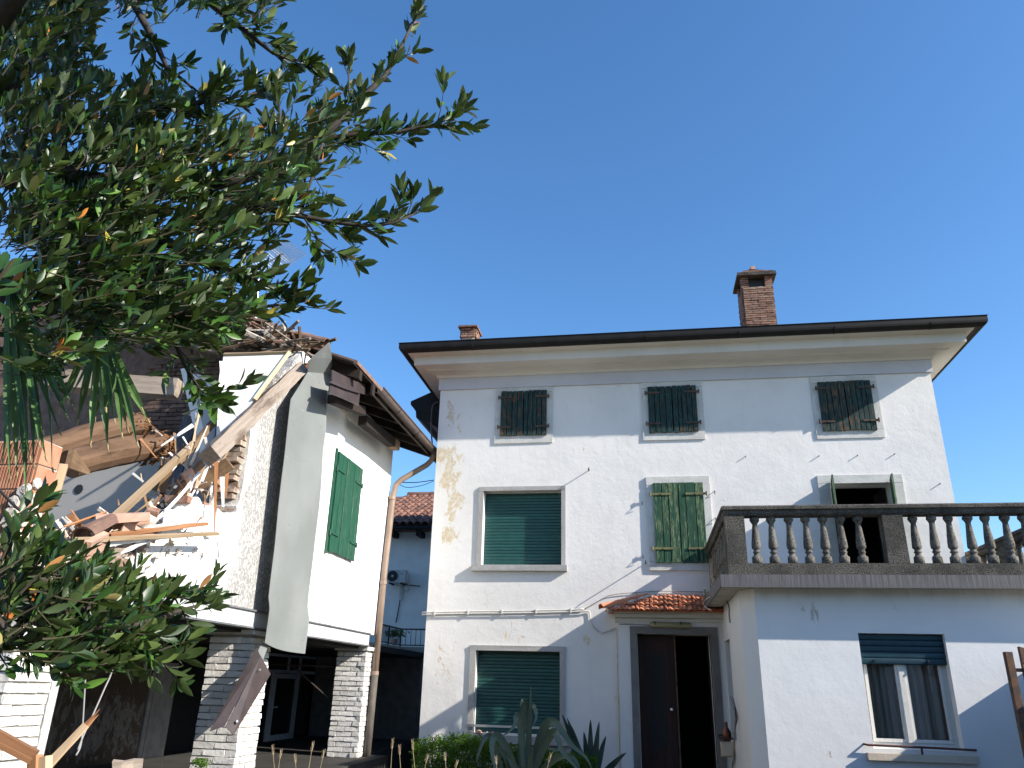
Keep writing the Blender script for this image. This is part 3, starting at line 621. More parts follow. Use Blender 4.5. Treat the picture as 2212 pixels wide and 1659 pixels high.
# balustrade
bal = thing('balustrade', (3, 10, 2.93), 'lichen darkened cast stone balustrade of the terrace with turned balusters', 'balustrade')
yb = 10.02; xb = 1.12; x_r = 5.25
bb = MB().box((xb-.09, yb-.10, 2.936), (x_r+.1, yb+.10, 3.075)).box((xb-.09, yb+.1005, 2.936), (xb+.10, 12.98, 3.075)).box((x_r-.1, yb+.1005, 2.936), (x_r+.1, 13.9, 3.075))
put('plinth', bb, 'old_stone', bal)
rp = [(-.085, 3.665), (-.10, 3.69), (-.10, 3.725), (-.125, 3.74), (-.125, 3.775), (-.11, 3.79), (.11, 3.79), (.125, 3.775), (.125, 3.74), (.1, 3.725), (.1, 3.69), (.085, 3.665)]
rl = MB(); nP = len(rp)
path = [V((xb, 12.98, 0)), V((xb, yb, 0)), V((x_r, yb, 0)), V((x_r, 13.9, 0))]; mit = [V((-1, 0, 0)), V((-1, -1, 0)), V((1, -1, 0)), V((1, 0, 0))]
vs = [p + d*(-a) + V((0, 0, z)) for p, d in zip(path, mit) for a, z in rp]
vs = [p + d*a + V((0, 0, z)) for p, d in zip(path, mit) for a, z in rp]
rl.add(vs, [(i*nP+j, (i+1)*nP+j, (i+1)*nP+(j+1) % nP, i*nP+(j+1) % nP)[::-1] for i in range(3) for j in range(nP)] + [tuple(range(nP)), tuple(range(4*nP-1, 3*nP-1, -1))])
put('rail', rl, 'old_stone', bal)
bprof = [(.06, 0), (.06, .085), (.052, .09), (.038, .105), (.034, .13), (.046, .14), (.046, .15), (.034, .16), (.037, .178), (.053, .19), (.056, .205), (.054, .25), (.046, .34), (.036, .44), (.031, .49), (.034, .50), (.048, .525), (.058, .54), (.058, .565), (.05, .57), (.05, .59)]
bms = []
for k in range(5):
    b = MB().lathe([(r_*rnd.uniform(.95, 1.05), z+(rnd.uniform(-.003, .003) if 0 < i < 20 else 0)) for i, (r_, z) in enumerate(bprof)], 14)
    b.v = [tuple(V(q)+V((rnd.uniform(-.0015, .0015), rnd.uniform(-.0015, .0015), 0))) for q in b.v]; bms.append(b.mesh('baluster', 'baluster_stone', True))
tilt = lambda: Matrix.Rotation(rnd.uniform(0, 6), 4, 'Z') @ Matrix.Rotation(rnd.uniform(-.018, .018), 4, 'X')
def pier(x, y, wx, wy): put('pier', MB().box((x-wx/2, y-wy/2, 3.077), (x+wx/2, y+wy/2, 3.663), jit=.003), 'old_stone', bal)
pier(1.15, yb, .24, .17); pier(xb, 12.9, .16, .15); pier(x_r, yb, .2, .2); pier(x_r, 12.3, .16, .3); pier(x_r, 13.8, .16, .2)
pq = aty(1914, 1150, yb); pr = aty(1950, 1150, yb); pier(3.02, yb, .24, .17)
xs = [1.40+.205*k for k in range(7)] + [3.27+.207*k for k in range(9)]
for x in xs: link('baluster', rnd.choice(bms), bal, Matrix.Translation((x+rnd.uniform(-.008, .008), yb, 3.076)) @ tilt())
for k in range(17):
    yy = 10.30+k*.148
    if yy < 12.78: link('baluster', rnd.choice(bms), bal, Matrix.Translation((xb, yy, 3.076)) @ tilt())
for k in range(17):
    yy = 10.35+k*.2
    if abs(yy-12.3) > .2 and yy < 13.7: link('baluster', rnd.choice(bms), bal, Matrix.Translation((x_r, yy, 3.076)) @ tilt())
# ------------------------------------------------------------------ the ruined house on the left: facade plane x = -4.5, broken open at its near end
XF = -4.5
ruin = thing('ruined_house', (-6.5, 9, .5), 'half collapsed white rendered house on brick pillars, roof and upper corner torn open', 'ruined house')
poly = [(13.1, 2.335), (13.1, 5.80), (9.0, 5.80), (8.82, 5.62), (8.74, 5.47), (8.55, 5.33), (8.42, 5.12), (8.2, 4.92), (8.12, 4.72), (7.99, 4.6), (7.93, 4.38), (7.97, 3.9), (7.95, 3.5), (7.9, 3.32), (7.72, 3.24), (7.55, 3.30), (7.3, 3.28), (7.12, 3.33), (6.98, 3.16), (6.8, 3.10), (6.7, 2.92), (6.52, 2.80), (6.40, 2.62), (6.2, 2.58), (6.05, 2.45), (5.8, 2.40), (5.6, 2.335)]
sh_hole = (10.52, 11.56, 3.34, 4.82)
poly2 = []
for i, (y_, z_) in enumerate(poly):
    poly2.append((y_, z_))
    if 2 <= i < len(poly)-2:
        y2, z2 = poly[i+1]
        for t in (.33, .67): poly2.append((y_+(y2-y_)*t+rnd.uniform(-.035, .035), z_+(z2-z_)*t+rnd.uniform(-.035, .035)))
wbm = MB(); wbm.prism(poly2, 0, XF-.30, XF)
put('wall', wbm, 'ruin_plaster', ruin)
ew = MB(); ew.box((-9, 12.8, 2.21), (-4.803, 13.095, 5.8)); put('end_wall', ew, 'ruin_plaster', ruin)
# brick showing in the torn edge of the wall
def courses(name, pts, mat, parent, h=.068):
    for (y, z) in pts:
        put(name, MB().box((XF-.285, y-rnd.uniform(.02, .10), z), (XF-.03-rnd.uniform(0, .03), y+.06, z+h-.012), jit=.008), mat, parent)
courses('brick', [(7.955+.02*sin(k*2.1), 3.36+k*.069) for k in range(16)], 'brick_grey', ruin)
for k in range(7): put('brick', MB().box((XF-.26, 8.03+k*.09+rnd.uniform(-.03, .03), 4.52+k*.115), (XF-.02, 8.2+k*.09, 4.58+k*.115), jit=.012), 'brick_grey' if k % 2 else 'brick_old', ruin)
for k in range(9):
    yy = 5.7+k*.2; zz = [2.36, 2.42, 2.5, 2.56, 2.62, 2.84, 3.05, 3.24, 3.24][k]
    put('brick', MB().box((XF-.27, yy-.11, zz), (XF-.02+rnd.uniform(-.02, .02), yy+.1, zz+.075), jit=.012), 'brick_old' if k % 3 else 'brick_grey', ruin)
# steel beam over the pillars
st = MB().box((XF-.10, 5.2, 2.16), (XF+.03, 12.62, 2.325)); put('steel_beam', st, 'beam_paint', ruin)
put('beam_flange', MB().box((XF-.12, 5.2, 2.3265), (XF+.055, 12.62, 2.345)).box((XF-.12, 5.2, 2.14), (XF+.045, 12.62, 2.158)), 'steel_edge', ruin)
put('porch_ceiling', MB().box((-9, 5.0, 2.10), (XF-.125, 17.1, 2.20)), 'painted_gloom', ruin)
put('upper_floor', MB().box((-9, 5.0, 2.56), (XF-.302, 9.6, 2.72)), 'rubble', ruin)
# pillars of white painted bricks
def pillar(x0, x1, y0, y1, z0, z1, label):
    pl = put('pillar', MB().box((x0+.02, y0+.02, z0), (x1-.02, y1-.02, z1)), 'mortar_white', ruin); pl['label'] = label
    n = int((z1-z0)/.074); ms = {}
    for k in range(n):
        z = z0+k*.074
        for side in (0, 1):
            L = (x1-x0) if side == 0 else (y1-y0)
            e = [0, L*.5, L] if (k+side) % 2 else [0, L*.25, L*.75, L]
            for a, b2 in zip(e[:-1], e[1:]):
                key = (round(b2-a, 2))
                if key not in ms: ms[key] = [MB().box((-key/2+.004, -.012, .004), (key/2-.004, .05, .066), jit=.006).mesh('brick', 'brick_painted') for _ in range(4)]
                mid = (a+b2)/2
                p = V((x0+mid, y0+.012+rnd.uniform(-.006, .006), z)) if side == 0 else V((x1-.012+rnd.uniform(-.006, .006), y0+mid, z))
                link('brick', rnd.choice(ms[key]), pl, Matrix.Translation(p) @ Matrix.Rotation(0 if side == 0 else pi/2, 4, 'Z') @ Matrix.Rotation(rnd.uniform(-.012, .012), 4, 'Y'))
    for q in range(3): put('cap_brick', MB().box((x0-.035+q*(x1-x0+.07)/3, y0-.035, z1+.002), (x0-.04+(q+1)*(x1-x0+.07)/3, y1+.03, z1+.055), jit=.006), 'brick_painted', pl)
pillar(-5.0, XF+.0, 12.62, 13.08, .5, 2.075, 'pillar at the far corner beside the downpipe')
pillar(-5.02, XF+.0, 8.70, 9.2, .5, 2.075, 'pillar under the hanging metal sheet')
pillar(-5.02, XF+.0, 5.18, 5.62, .5, 2.075, 'near pillar in full sun')
put('pillar_reveal', MB().box((-5.0, 5.64, .5), (XF-.004, 5.725, 2.09)), 'ruin_plaster', ruin)
# porch back wall, pilaster, glazed door
xp = -7.2; PX = lambda px, py: atx(px, py, xp)
yl, yr = PX(330, 1431).y, PX(345, 1600).y
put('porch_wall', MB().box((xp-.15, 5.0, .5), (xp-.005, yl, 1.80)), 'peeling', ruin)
put('porch_header', MB().box((xp-.15, 5.0, 1.802), (xp+.01, 11.1, 2.098)), 'painted_gloom', ruin)
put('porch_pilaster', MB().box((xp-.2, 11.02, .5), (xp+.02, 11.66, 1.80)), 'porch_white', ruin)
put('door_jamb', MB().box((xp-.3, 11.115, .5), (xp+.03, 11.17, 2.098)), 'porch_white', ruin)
put('doorway_shade', MB().box((xp-.4, yl, .5), (xp-.3, 17.0, 2.098)), 'painted_gloom', ruin)  # near-black sheet paints in the unlit depth of the doorways
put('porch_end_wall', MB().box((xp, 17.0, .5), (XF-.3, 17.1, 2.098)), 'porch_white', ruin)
fr = MB(); xd = xp; y0, y1 = 13.9, 16.1
y0 = PX(562, 1620).y-.35; y1 = PX(668, 1600).y+.15; yd0, yd1 = PX(572, 1610).y, PX(630, 1610).y; zt = PX(640, 1452).z
fr.box((xd-.05, y0, zt-.03), (xd, y1, zt+.03)).box((xd-.05, y0, 2.03), (xd, y1, 2.08)).box((xd-.05, y0, .42), (xd, yd0-.03, .50))
for yy in (y0, yd0, yd1, y1): fr.box((xd-.048, yy-.03, .501), (xd-.002, yy+.03, zt-.031))
for yy in (y0, (y0+y1)/2-.2, (y0+y1)/2+.35, y1): fr.box((xd-.048, yy-.03, zt+.031), (xd-.002, yy+.03, 2.029))
gd = put('glazed_door', fr, 'door_frame', ruin)
lf = MB(); lf.box((xd-.03, yd0+.03, .46), (xd+.015, yd1-.03, .60)).box((xd-.03, yd0+.03, zt-.13), (xd+.015, yd1-.03, zt-.04)).box((xd-.03, yd0+.03, .601), (xd+.015, yd0+.13, zt-.131)).box((xd-.03, yd1-.13, .601), (xd+.015, yd1-.03, zt-.131))
put('door_leaf', lf, 'door_frame', gd); put('pane', MB().box((xd-.036, y0, .45), (xd-.031, y1, 2.05)), 'glass_dark', gd)
put('handle', MB().tube([(xd+.015, yd0+.07, 1.1), (xd+.06, yd0+.07, 1.1), (xd+.06, yd0+.2, 1.105)], .014, 6), 'door_frame', gd)
put('wall_bracket', MB().tube([(-5.02, 12.69, 1.82), (-6.2, 12.55, 1.83)], .014, 5).tube([(-5.75, 12.62, 1.82), (-5.1, 12.69, 1.35)], .012, 5), 'iron', ruin)
# upstairs: partition, darker brick wall behind it
put('partition', MB().box((-14, 9.45, 2.72), (-4.81, 9.5, 4.55)), 'grey_plaster', ruin)
hp = aty(170, 1055, 9.44)
bw = put('back_wall', MB().prism([(-14, 2.72), (-4.81, 2.72), (-4.81, 5.95), (-8.4, 7.2), (-14, 7.2)], 1, 9.62, 9.9), 'brick_dark', ruin)
ms = [MB().box((-.12, -.02, 0), (.12, .05, .052), jit=.006).mesh('brick', 'brick_dark') for _ in range(4)]
for k in range(24):
    for j in range(7):
        link('brick', rnd.choice(ms), bw, Matrix.Translation((-7.15+j*.25+(k % 2)*.125, 9.615+rnd.uniform(-.006, .006), 4.5+k*.064)))
for hxk, (px, py) in enumerate(((170, 1057),)):
    q = aty(px, py, 9.445); put('painted_hole', MB().lathe([(.05, 0), (.072, .002), (.07, .004), (.0, .005)], 9, M_=Matrix.Translation(q) @ Matrix.Rotation(pi/2, 4, 'X')), 'black', ruin)  # flat black disc paints in the darkness of the hole
# hollow block cross wall at the near end
hb = put('block_wall', MB().box((-8.5, 4.965, 2.3), (XF-.01, 5.17, 3.27)), 'mortar', ruin)
def blockmesh(L, h, face):
    b = MB(); n = max(3, int(L/.024)); d = .012
    if face == 'y':
        pts = []
        for i in range(n):
            a = L*i/n; w = L/n; pts += [(a, 0), (a+w*.55, 0), (a+w*.55, d), (a+w, d)]
        pts += [(L, .1), (0, .1)]
        b.prism(pts, 2, 0, h)
    else: b.box((-.1, 0, 0), (0, L, h), jit=.003)
    return b.mesh('hollow_block', 'hollow_brick')
byy = blockmesh(.25, .178, 'y'); bxx = blockmesh(.205, .178, 'x')
for k in range(5):
    z = 2.315+k*.192
    link('hollow_block', bxx, hb, Matrix.Translation((XF+.002, 4.955, z)))
    for j in range(7): link('hollow_block', byy, hb, Matrix.Translation((XF-.265-j*.258-(k % 2)*.09 - (.0 if k % 2 else 0), 4.95, z)))
    if k % 2: link('hollow_block', blockmesh(.085, .178, 'y'), hb, Matrix.Translation((XF-.09, 4.95, z)))
for k in range(26):                                                  # plaster left on the block wall's end
    y = 4.95+rnd.uniform(-.05, .2); z = 2.45+rnd.random()**1.4*.55
    r_ = rnd.uniform(.03, .06)
    b = MB(); b.lathe([(r_*.2, -r_*.3), (r_, -r_*.1), (r_*.8, r_*.25), (r_*.1, r_*.3)], 7); b.v = [tuple(V(q)*(1+rnd.uniform(-.2, .2))) for q in b.v]
    onface = rnd.random() < .6
    q = V((XF+.01, y, z)) if onface else V((XF-.02-rnd.uniform(0, .12), 4.945, z))
    put('plaster_lump', b, 'rubble', hb, Mx=Matrix.Translation(q) @ Matrix.Rotation(pi/2, 4, 'Y' if onface else 'X'))
# roof: boards, rafters, broken edge with tiles
ze, xe, slope = 5.70, -3.86, .36
def rz(x): return ze+(xe-x)*slope
rm = MB(); rm.prism([(9.15, rz(-8.4)), (14.0, rz(-8.4)), (14.0, rz(-8.4)+.04), (9.15, rz(-8.4)+.04)], 0, -8.4, -8.39)
rm = MB(); P = [(xe, rz(xe)), (-8.4, rz(-8.4))]
def slab(mb, x0, x1, y0, y1, d0, d1):
    mb.add([V((x, y, rz(x)+d)) for x in (x0, x1) for y in (y0, y1) for d in (d0, d1)], [(0, 1, 3, 2), (4, 6, 7, 5), (0, 4, 5, 1), (2, 3, 7, 6), (0, 2, 6, 4), (1, 5, 7, 3)])
slab(rm, xe, -8.4, 9.25, 14.1, .0, .03)
slab(rm, -5.7, -7.3, 6.6, 9.245, .0, .03); rfo = put('roof', rm, 'wood_dark', ruin)
tr_ = MB(); slab(tr_, xe+.02, -8.4, 9.35, 14.1, .034, .09); slab(tr_, -5.75, -7.3, 6.65, 9.345, .034, .09); put('tile_bed', tr_, 'tile_brown', rfo)
for k in range(7):
    yy = 9.5+k*.66; r1 = MB(); slab(r1, xe+.03, -4.9, yy-.05, yy+.05, -.145, -.002)
    put('rafter', r1, 'wood_dark', rfo)
fb = MB(); slab(fb, xe, xe+.03, 10.0, 14.1, -.17, .02); put('fascia_board', fb, 'wood_dark', rfo)
bar('wall_plate', atx(783, 908, -4.2), atx(853, 962, -4.2), .14, .15, 'wood_dark', ruin); bar('wall_plate', atx(716, 862, -4.1), atx(782, 888, -4.1), .12, .12, 'wood_dark', ruin); bar('plate_end', atx(846, 956, -4.19), atx(855, 964, -4.19), .145, .155, 'wood_brown', ruin)
bt = barrel(.42, .085, .068)
for k in range(13):                                                  # tiles left along the broken edge
    x = -4.35-k*.31; yy = 9.2+.08*sin(k*1.7)+rnd.uniform(-.06, .06)
    d = V((-1, 0, slope)).normalized(); n_ = V((slope, 0, 1)).normalized()
    link('roof_tile', bt, rfo, frame(d, n_.cross(d), n_, V((x+.12, yy, rz(x)+.06+rnd.uniform(0, .05)))) @ Matrix.Rotation(rnd.uniform(-.25, .25), 4, 'Z') @ Matrix.Rotation(rnd.uniform(-.3, .3), 4, 'X'))
for k in range(10):
    x = -4.5-k*.36; yy = 9.42+rnd.uniform(-.04, .04)
    link('roof_tile', bt, rfo, frame(d, n_.cross(d), n_, V((x+.1, yy, rz(x)+.10))) @ Matrix.Rotation(rnd.uniform(-.12, .12), 4, 'Z'))
for i, (p, q, w, h, mt) in enumerate(((atx(478, 706, -5.9), aty(626, 765, 9.0), .09, .06, 'wood_grey'), (aty(468, 742, 9.05), aty(600, 788, 8.98), .08, .07, 'wood_brown'), (aty(398, 690, 9.0), aty(505, 742, 9.1), .12, .09, 'wood_grey'), (aty(300, 640, 9.1), aty(480, 705, 9.2), .13, .09, 'wood_brown'), (aty(380, 735, 8.95), aty(470, 760, 9.02), .14, .08, 'wood_grey'))):
    p = V(p); p = aty(478, 706, 9.08) if i == 0 else p
    bar('roof_batten', p, q, w, h, mt, rfo, jit=.008, seg=4)
bar('roof_batten', aty(495, 722, 9.03), aty(497, 752, 9.03), .03, .03, 'wood_new', rfo)
put('mortar_lump', MB().box((-4.95, 9.05, 5.78), (-4.55, 9.3, 5.93), jit=.03), 'rubble', ruin)
for k in range(5): put('brick', MB().box((-4.72+.03*k, 8.86+.08*k, 5.33+k*.085), (-4.48, 9.06+.08*k, 5.40+k*.085), jit=.014), ('wood_rot', 'brick_old', 'brick_grey')[k % 3], ruin)
# gutter and downpipe
gu = MB(); P = [[V((xe+.075+.075*cos(t), y, 5.66+.075*sin(t)-.006*(y-10))) for t in [pi+pi*k/8 for k in range(9)]] for y in (10.12, 12, 14.05)]
gu.grid(P, thick=(0, 0, .006)); gut = put('gutter', gu, 'brown_metal', ruin); gu2 = MB().tube([(xe+.155, 10.12, 5.668), (xe+.155, 14.05, 5.642)], .012, 6)
put('gutter_lip', gu2, 'brown_metal', gut)
for yy in (11.0, 12.1, 13.1): put('gutter_joint', MB().tube([(xe+.075+.081*cos(t), yy, 5.658+.081*sin(t)-.006*(yy-10)) for t in [pi+pi*k/8 for k in range(9)]], .006, 4), 'brown_metal_dark', gut)
dp = [V((xe+.07, 13.3, 5.60)), V((xe+.06, 13.3, 5.47)), V((xe-.02, 13.26, 5.36)), V((-4.30, 13.12, 5.05)), V((-4.39, 13.1, 4.95)), V((-4.42, 13.08, 4.78)), V((-4.43, 12.98, 3.4)), V((-4.43, 12.93, 1.72))]
dpo = tag(put('downpipe', MB().tube(dp, .052, 10), 'pipe_tan', smooth=True), 'tan downpipe with swan neck at the far corner of the ruined house', 'downpipe')
put('lower_pipe', MB().tube([(-4.43, 12.93, 1.74), (-4.43, 12.88, .5)], .058, 10), 'pipe_cast', dpo, smooth=True)
for z, yy in ((4.7, 13.06), (3.2, 12.975), (1.74, 12.93)): put('pipe_collar', MB().tube([(-4.43, yy, z-.03), (-4.43, yy, z+.03)], .062, 10), 'pipe_tan', dpo)
# the green shutter of the white wall
shf = put('shutter', MB().box((XF+.002, 10.56, 3.42), (XF+.02, 11.52, 3.5)), 'shutter_bright', ruin); shf['label'] = 'closed bright green shutter'
n = 6
for i in range(n):
    a = 10.52+i*1.04/n; put('plank', MB().box((XF+.021, a+.004, 3.34+rnd.uniform(0, .015)), (XF+.05+rnd.uniform(0, .004), a+1.04/n-.004, 4.82)), 'shutter_bright', shf)
for yy, s in ((10.5, 1), (11.58, -1)):
    for z in (3.6, 4.55): put('hinge', MB().box((XF+.055, min(yy, yy+.3*s), z-.015), (XF+.066, max(yy, yy+.3*s), z+.015)).tube([(XF+.05, yy, z-.04), (XF+.05, yy, z+.04)], .016, 6), 'shutter_bright', shf)
put('shutter_rim', MB().box((XF+.001, 10.47, 3.30), (XF+.03, 10.515, 4.86)), 'shutter_bright', shf)

# ------------------------------------------------------------------ torn and hanging things
xs_ = -4.30
rows = [((628, 862), (708, 848)), ((617, 950), (700, 950)), ((606, 1060), (690, 1060)), ((593, 1180), (677, 1190)), ((580, 1290), (664, 1310)), ((566, 1388), (651, 1412))]
P = []
tops = [atx(665, 804, xs_), atx(717, 808, xs_-.02)]
allr = [[tops[0], tops[1]]] + [[atx(*a, xs_), atx(*b2, xs_+.05)] for a, b2 in rows]
fine = []
for i in range(len(allr)-1):
    for s in range(4):
        t = s/4; fine.append([allr[i][k].lerp(allr[i+1][k], t) for k in (0, 1)])
fine.append(allr[-1])
dents = [(rnd.uniform(1, 8), rnd.uniform(3, 24), rnd.uniform(.8, 1.6), rnd.uniform(-.03, .03)) for _ in range(16)]
def dent(i, j): return sum(a*math.exp(-((j-dj)**2+(i-di)**2*.8)/(w*w)) for dj, di, w, a in dents)
for i, (a, b2) in enumerate(fine):
    P.append([a.lerp(b2, j/8) + V((dent(i, j)+.008*sin(j*.55+i*.25)*sin(i*.21) + .004*sin(i*.9+j*.7)+ (.03*(j/8-.5)**2*4 if i > 20 else 0), 0, -.02*sin(pi*j/8)*(i == len(fine)-1))) for j in range(9)])
sm = MB().grid(P, thick=(-.006, 0, 0))
sheet = tag(put('metal_sheet', sm, 'sheet', smooth=True), 'long dented grey metal sheet hanging down the white wall', 'metal sheet')
P2 = [[tops[0], tops[0].lerp(tops[1], .5), tops[1]], [atx(667, 779, xs_+.12), atx(694, 772, xs_+.14), atx(717, 775, xs_+.12)], [atx(709.5, 741, xs_+.27), atx(711.6, 740, xs_+.27), atx(713.5, 740, xs_+.25)]]
put('bent_flap', MB().grid(P2, thick=(-.005, 0, .002)), 'sheet', sheet)
edge = MB().tube([V(r_[-1]) for r_ in P] , .008, 4); put('folded_edge', edge, 'alu', sheet)

def strip(mb, L, R, thick=(-.006, 0, 0)):                            # two edge polylines
    mb.grid([[a, b2] for a, b2 in zip(L, R)], thick=thick)
hg = MB(); xg = -4.28
strip(hg, [atx(555, 1399, xg), atx(453.5, 1580, xg)], [atx(563, 1418, xg+.10), atx(485, 1569, xg+.10)])
strip(hg, [atx(563, 1416, xg-.0), atx(488, 1570, xg-.0)], [atx(585, 1456, xg+.06), atx(505, 1588, xg+.06)])
hgo = tag(put('gutter_piece', hg, 'brown_metal_dark'), 'length of dark brown gutter hanging askew below the metal sheet', 'gutter piece')
hs = MB(); strip(hs, [atx(566, 1388, xg-.05), atx(553, 1418, xg-.02)], [atx(580, 1394, xg-.05), atx(566, 1432, xg-.02)]); put('strap', hs, 'sheet', hgo)
put('screw', MB().lathe([(.02, 0), (.012, .012), (0, .013)], 8, M_=Matrix.Translation(atx(512, 1559, xg+.06)) @ Matrix.Rotation(pi/2, 4, 'Y')), 'alu', hgo)
put('screw', MB().lathe([(.014, 0), (.01, .01), (0, .011)], 8, M_=Matrix.Translation(atx(561, 1447, xg+.05)) @ Matrix.Rotation(pi/2, 4, 'Y')), 'alu', hgo)
eg = MB(); xk = -3.97
strip(eg, [atx(*q, xk) for q in ((718, 799), (765, 822), (811, 838))], [atx(*q, xk+.02) for q in ((718, 827), (760, 845), (797, 854))], thick=(-.02, 0, 0))
strip(eg, [atx(*q, xk-.0) for q in ((714, 826), (745, 836), (778, 848))], [atx(*q, xk+.03) for q in ((712, 849), (745, 862), (775, 876))], thick=(-.02, 0, 0))
strip(eg, [atx(*q, xk+.02) for q in ((716, 823), (750, 837), (779, 846))], [atx(*q, xk+.04) for q in ((714, 827), (748, 841), (778, 850))], thick=(-.02, 0, 0))
tag(put('gutter_piece', eg, 'brown_metal_dark'), 'crumpled dark brown gutter end behind the top of the metal sheet', 'gutter piece')
# white ceiling boards hanging from the roof
def board(name, pts, th, mat, label, cat='ceiling board', edgemat='wood_new', lath=()):
    pts = [V(p) for p in pts]; n_ = (pts[1]-pts[0]).cross(pts[2]-pts[0]).normalized(); n = len(pts)
    b = MB(); b.add(pts+[p-n_*th for p in pts], [tuple(range(n)), tuple(range(2*n-1, n-1, -1))] + [(i, n+i, n+(i+1) % n, (i+1) % n) for i in range(n)])
    o = tag(put(name, b, mat), label, cat)
    for (i, j, w, h) in lath:
        bar('lath', pts[i]+n_*.012, pts[j]+n_*.012, w, h, edgemat, o, upv=n_, jit=.004, seg=3)
    return o
pb = [(483, 768, -5.35), (624, 763, -4.42), (596, 800, -4.42), (548, 866, -4.45), (515, 905, -4.45), (482, 945, -4.5), (468, 960, -4.6), (470, 900, -4.8), (476, 830, -5.05)]
board('ceiling_board', [atx(x, y, d) for x, y, d in pb][::-1], .02, 'panel_white', 'big white triangular ceiling board hanging under the torn roof, above the fallen beam', lath=((8, 7, .05, .04), (7, 5, .05, .04)))
pb2 = [(398, 800, -5.4), (440, 812, -5.3), (463, 838, -5.2), (472, 880, -5.0), (470, 945, -4.95), (444, 1000, -4.9), (432, 990, -4.9), (415, 900, -5.1)]
o2 = board('ceiling_board', [aty(x, y, 8.55+.0*d) + V((0, (x-430)*-.002, 0)) for x, y, d in pb2][::-1], .015, 'board_grey', 'narrow pale grey ceiling board hanging beside the dark doorway of the torn room')
q0 = [aty(390, 797, 8.42), aty(404, 860, 8.40), aty(424, 950, 8.36), aty(446, 1018, 8.3)]
q1 = [q+V((.16, -.06, 0.0)) for q in q0]
put('white_edge', MB().grid([[a, b2] for a, b2 in zip(q0, q1)], thick=(0, .02, 0)), 'plastic', o2)
tw_ = MB().grid([[atx(474+2*sin(k*1.7)-k*.5, 780+k*22, -4.72), atx(484+1.5*sin(k*2.3), 780+k*22, -4.70)] for k in range(10)], thick=(0, .012, 0))
tag(put('plaster_strip', tw_, 'plastic'), 'ragged white plaster strip along the left edge of the big board', 'plaster strip')

# fallen timbers and boards: each its own thing
tb = 'timbers fallen out of the torn roof'
bar('fallen_beam', atx(452, 986, -4.30), atx(648, 797, -4.46), .165, .18, 'wood_grey', label='thick grey square beam leaning over the broken wall, sawn dark end downward', cat='beam', group=tb, jit=.008, seg=10, upv=(1, -.3, .5), bow=.01)
bar('fallen_lath', atx(222, 1142, -4.62), aty(418, 960, 7.4), .055, .07, 'wood_new', label='long yellow batten running from the rubble up to the leaning post', cat='batten', group=tb, upv=(.3, -1, 0), jit=.003, seg=3)
bar('fallen_lath', aty(385, 1000, 7.3), aty(468, 904, 7.75), .06, .06, 'wood_brown', label='brown batten crossing in front of the grey ceiling board', cat='batten', group=tb, jit=.003, seg=3)
bar('fallen_post', aty(350, 1110, 8.2), aty(412, 905, 8.9), .17, .17, 'wood_blue', label='grey blue post leaning behind the yellow batten', cat='post', group=tb, jit=.008, seg=5)
bar('fallen_plank', atx(378, 1082, -4.75), atx(440, 1005, -4.68), .05, .14, 'wood_brown', label='short dark board standing in the rubble behind the batten', cat='plank', group=tb)
bar('fallen_beam', atx(425, 1050, -4.75), atx(497, 1000, -4.42), .07, .15, 'wood_brown', label='split brown squared timber poking out beside the torn brick edge', cat='beam', group=tb, jit=.006, seg=4, upv=(.3, -.4, 1))
bar('fallen_plank', atx(342, 1062, -4.9), atx(360, 1008, -4.85), .10, .09, 'wood_brown', label='stub of timber with pale cut end by the grey partition', cat='timber stub', group=tb)
bar('fallen_plank', atx(402, 1018, -4.72), atx(420, 1052, -4.68), .12, .06, 'tile_pink', label='dusty pink brick wedged among the dark timbers', cat='brick', upv=(1, -1, 0))
bar('fallen_log', aty(372, 1105, 7.9), aty(398, 1035, 8.3), .22, .22, 'wood_blue', label='round dark log end under the split timber', cat='log', group=tb, jit=.02, seg=3)
bar('fallen_lath', aty(300, 1150, 6.9), aty(430, 1040, 7.5), .07, .05, 'wood_dark', label='dark batten lying under the yellow batten', cat='batten', group=tb, jit=.004, seg=3)  # batten in the dark timber colour
bar('fallen_lath', aty(235, 1150, 6.6), aty(390, 1085, 7.2), .16, .05, 'wood_dark', label='wide dark board lying back in the torn room', cat='plank', group=tb)
bar('white_strip', atx(330, 1130, -4.5), atx(432, 1020, -4.5), .03, .012, 'plastic', label='thin white plastic trim lying diagonally across the dark timbers', cat='trim strip', upv=(.5, -1, .3), seg=6, bow=-.04)
bar('white_strip', atx(436, 1040, -4.44), atx(449, 1005, -4.44), .03, .012, 'plastic', label='short white trim hanging below the sawn beam end', cat='trim strip', upv=(.5, -1, .3))
bar('splinter', atx(468, 985, -4.40), atx(463, 1150, -4.34), .045, .02, 'wood_red', label='long reddish splinter hanging straight down beside the torn brick edge', cat='splinter', upv=(.6, -1, 0), taper=.25, seg=4, jit=.003)
bar('splinter', atx(491, 1010, -4.6), atx(488, 1075, -4.58), .05, .02, 'wood_red', label='short reddish splinter between the brick edge and the board', cat='splinter', upv=(.6, -1, 0), taper=.3)
bar('white_strip', atx(480, 1030, -4.42), atx(482, 1095, -4.42), .05, .012, 'plastic', label='white trim hanging vertically beside the torn brick edge', cat='trim strip', upv=(.6, -1, 0), taper=.5)
lp = 'laths lying along the broken wall top'
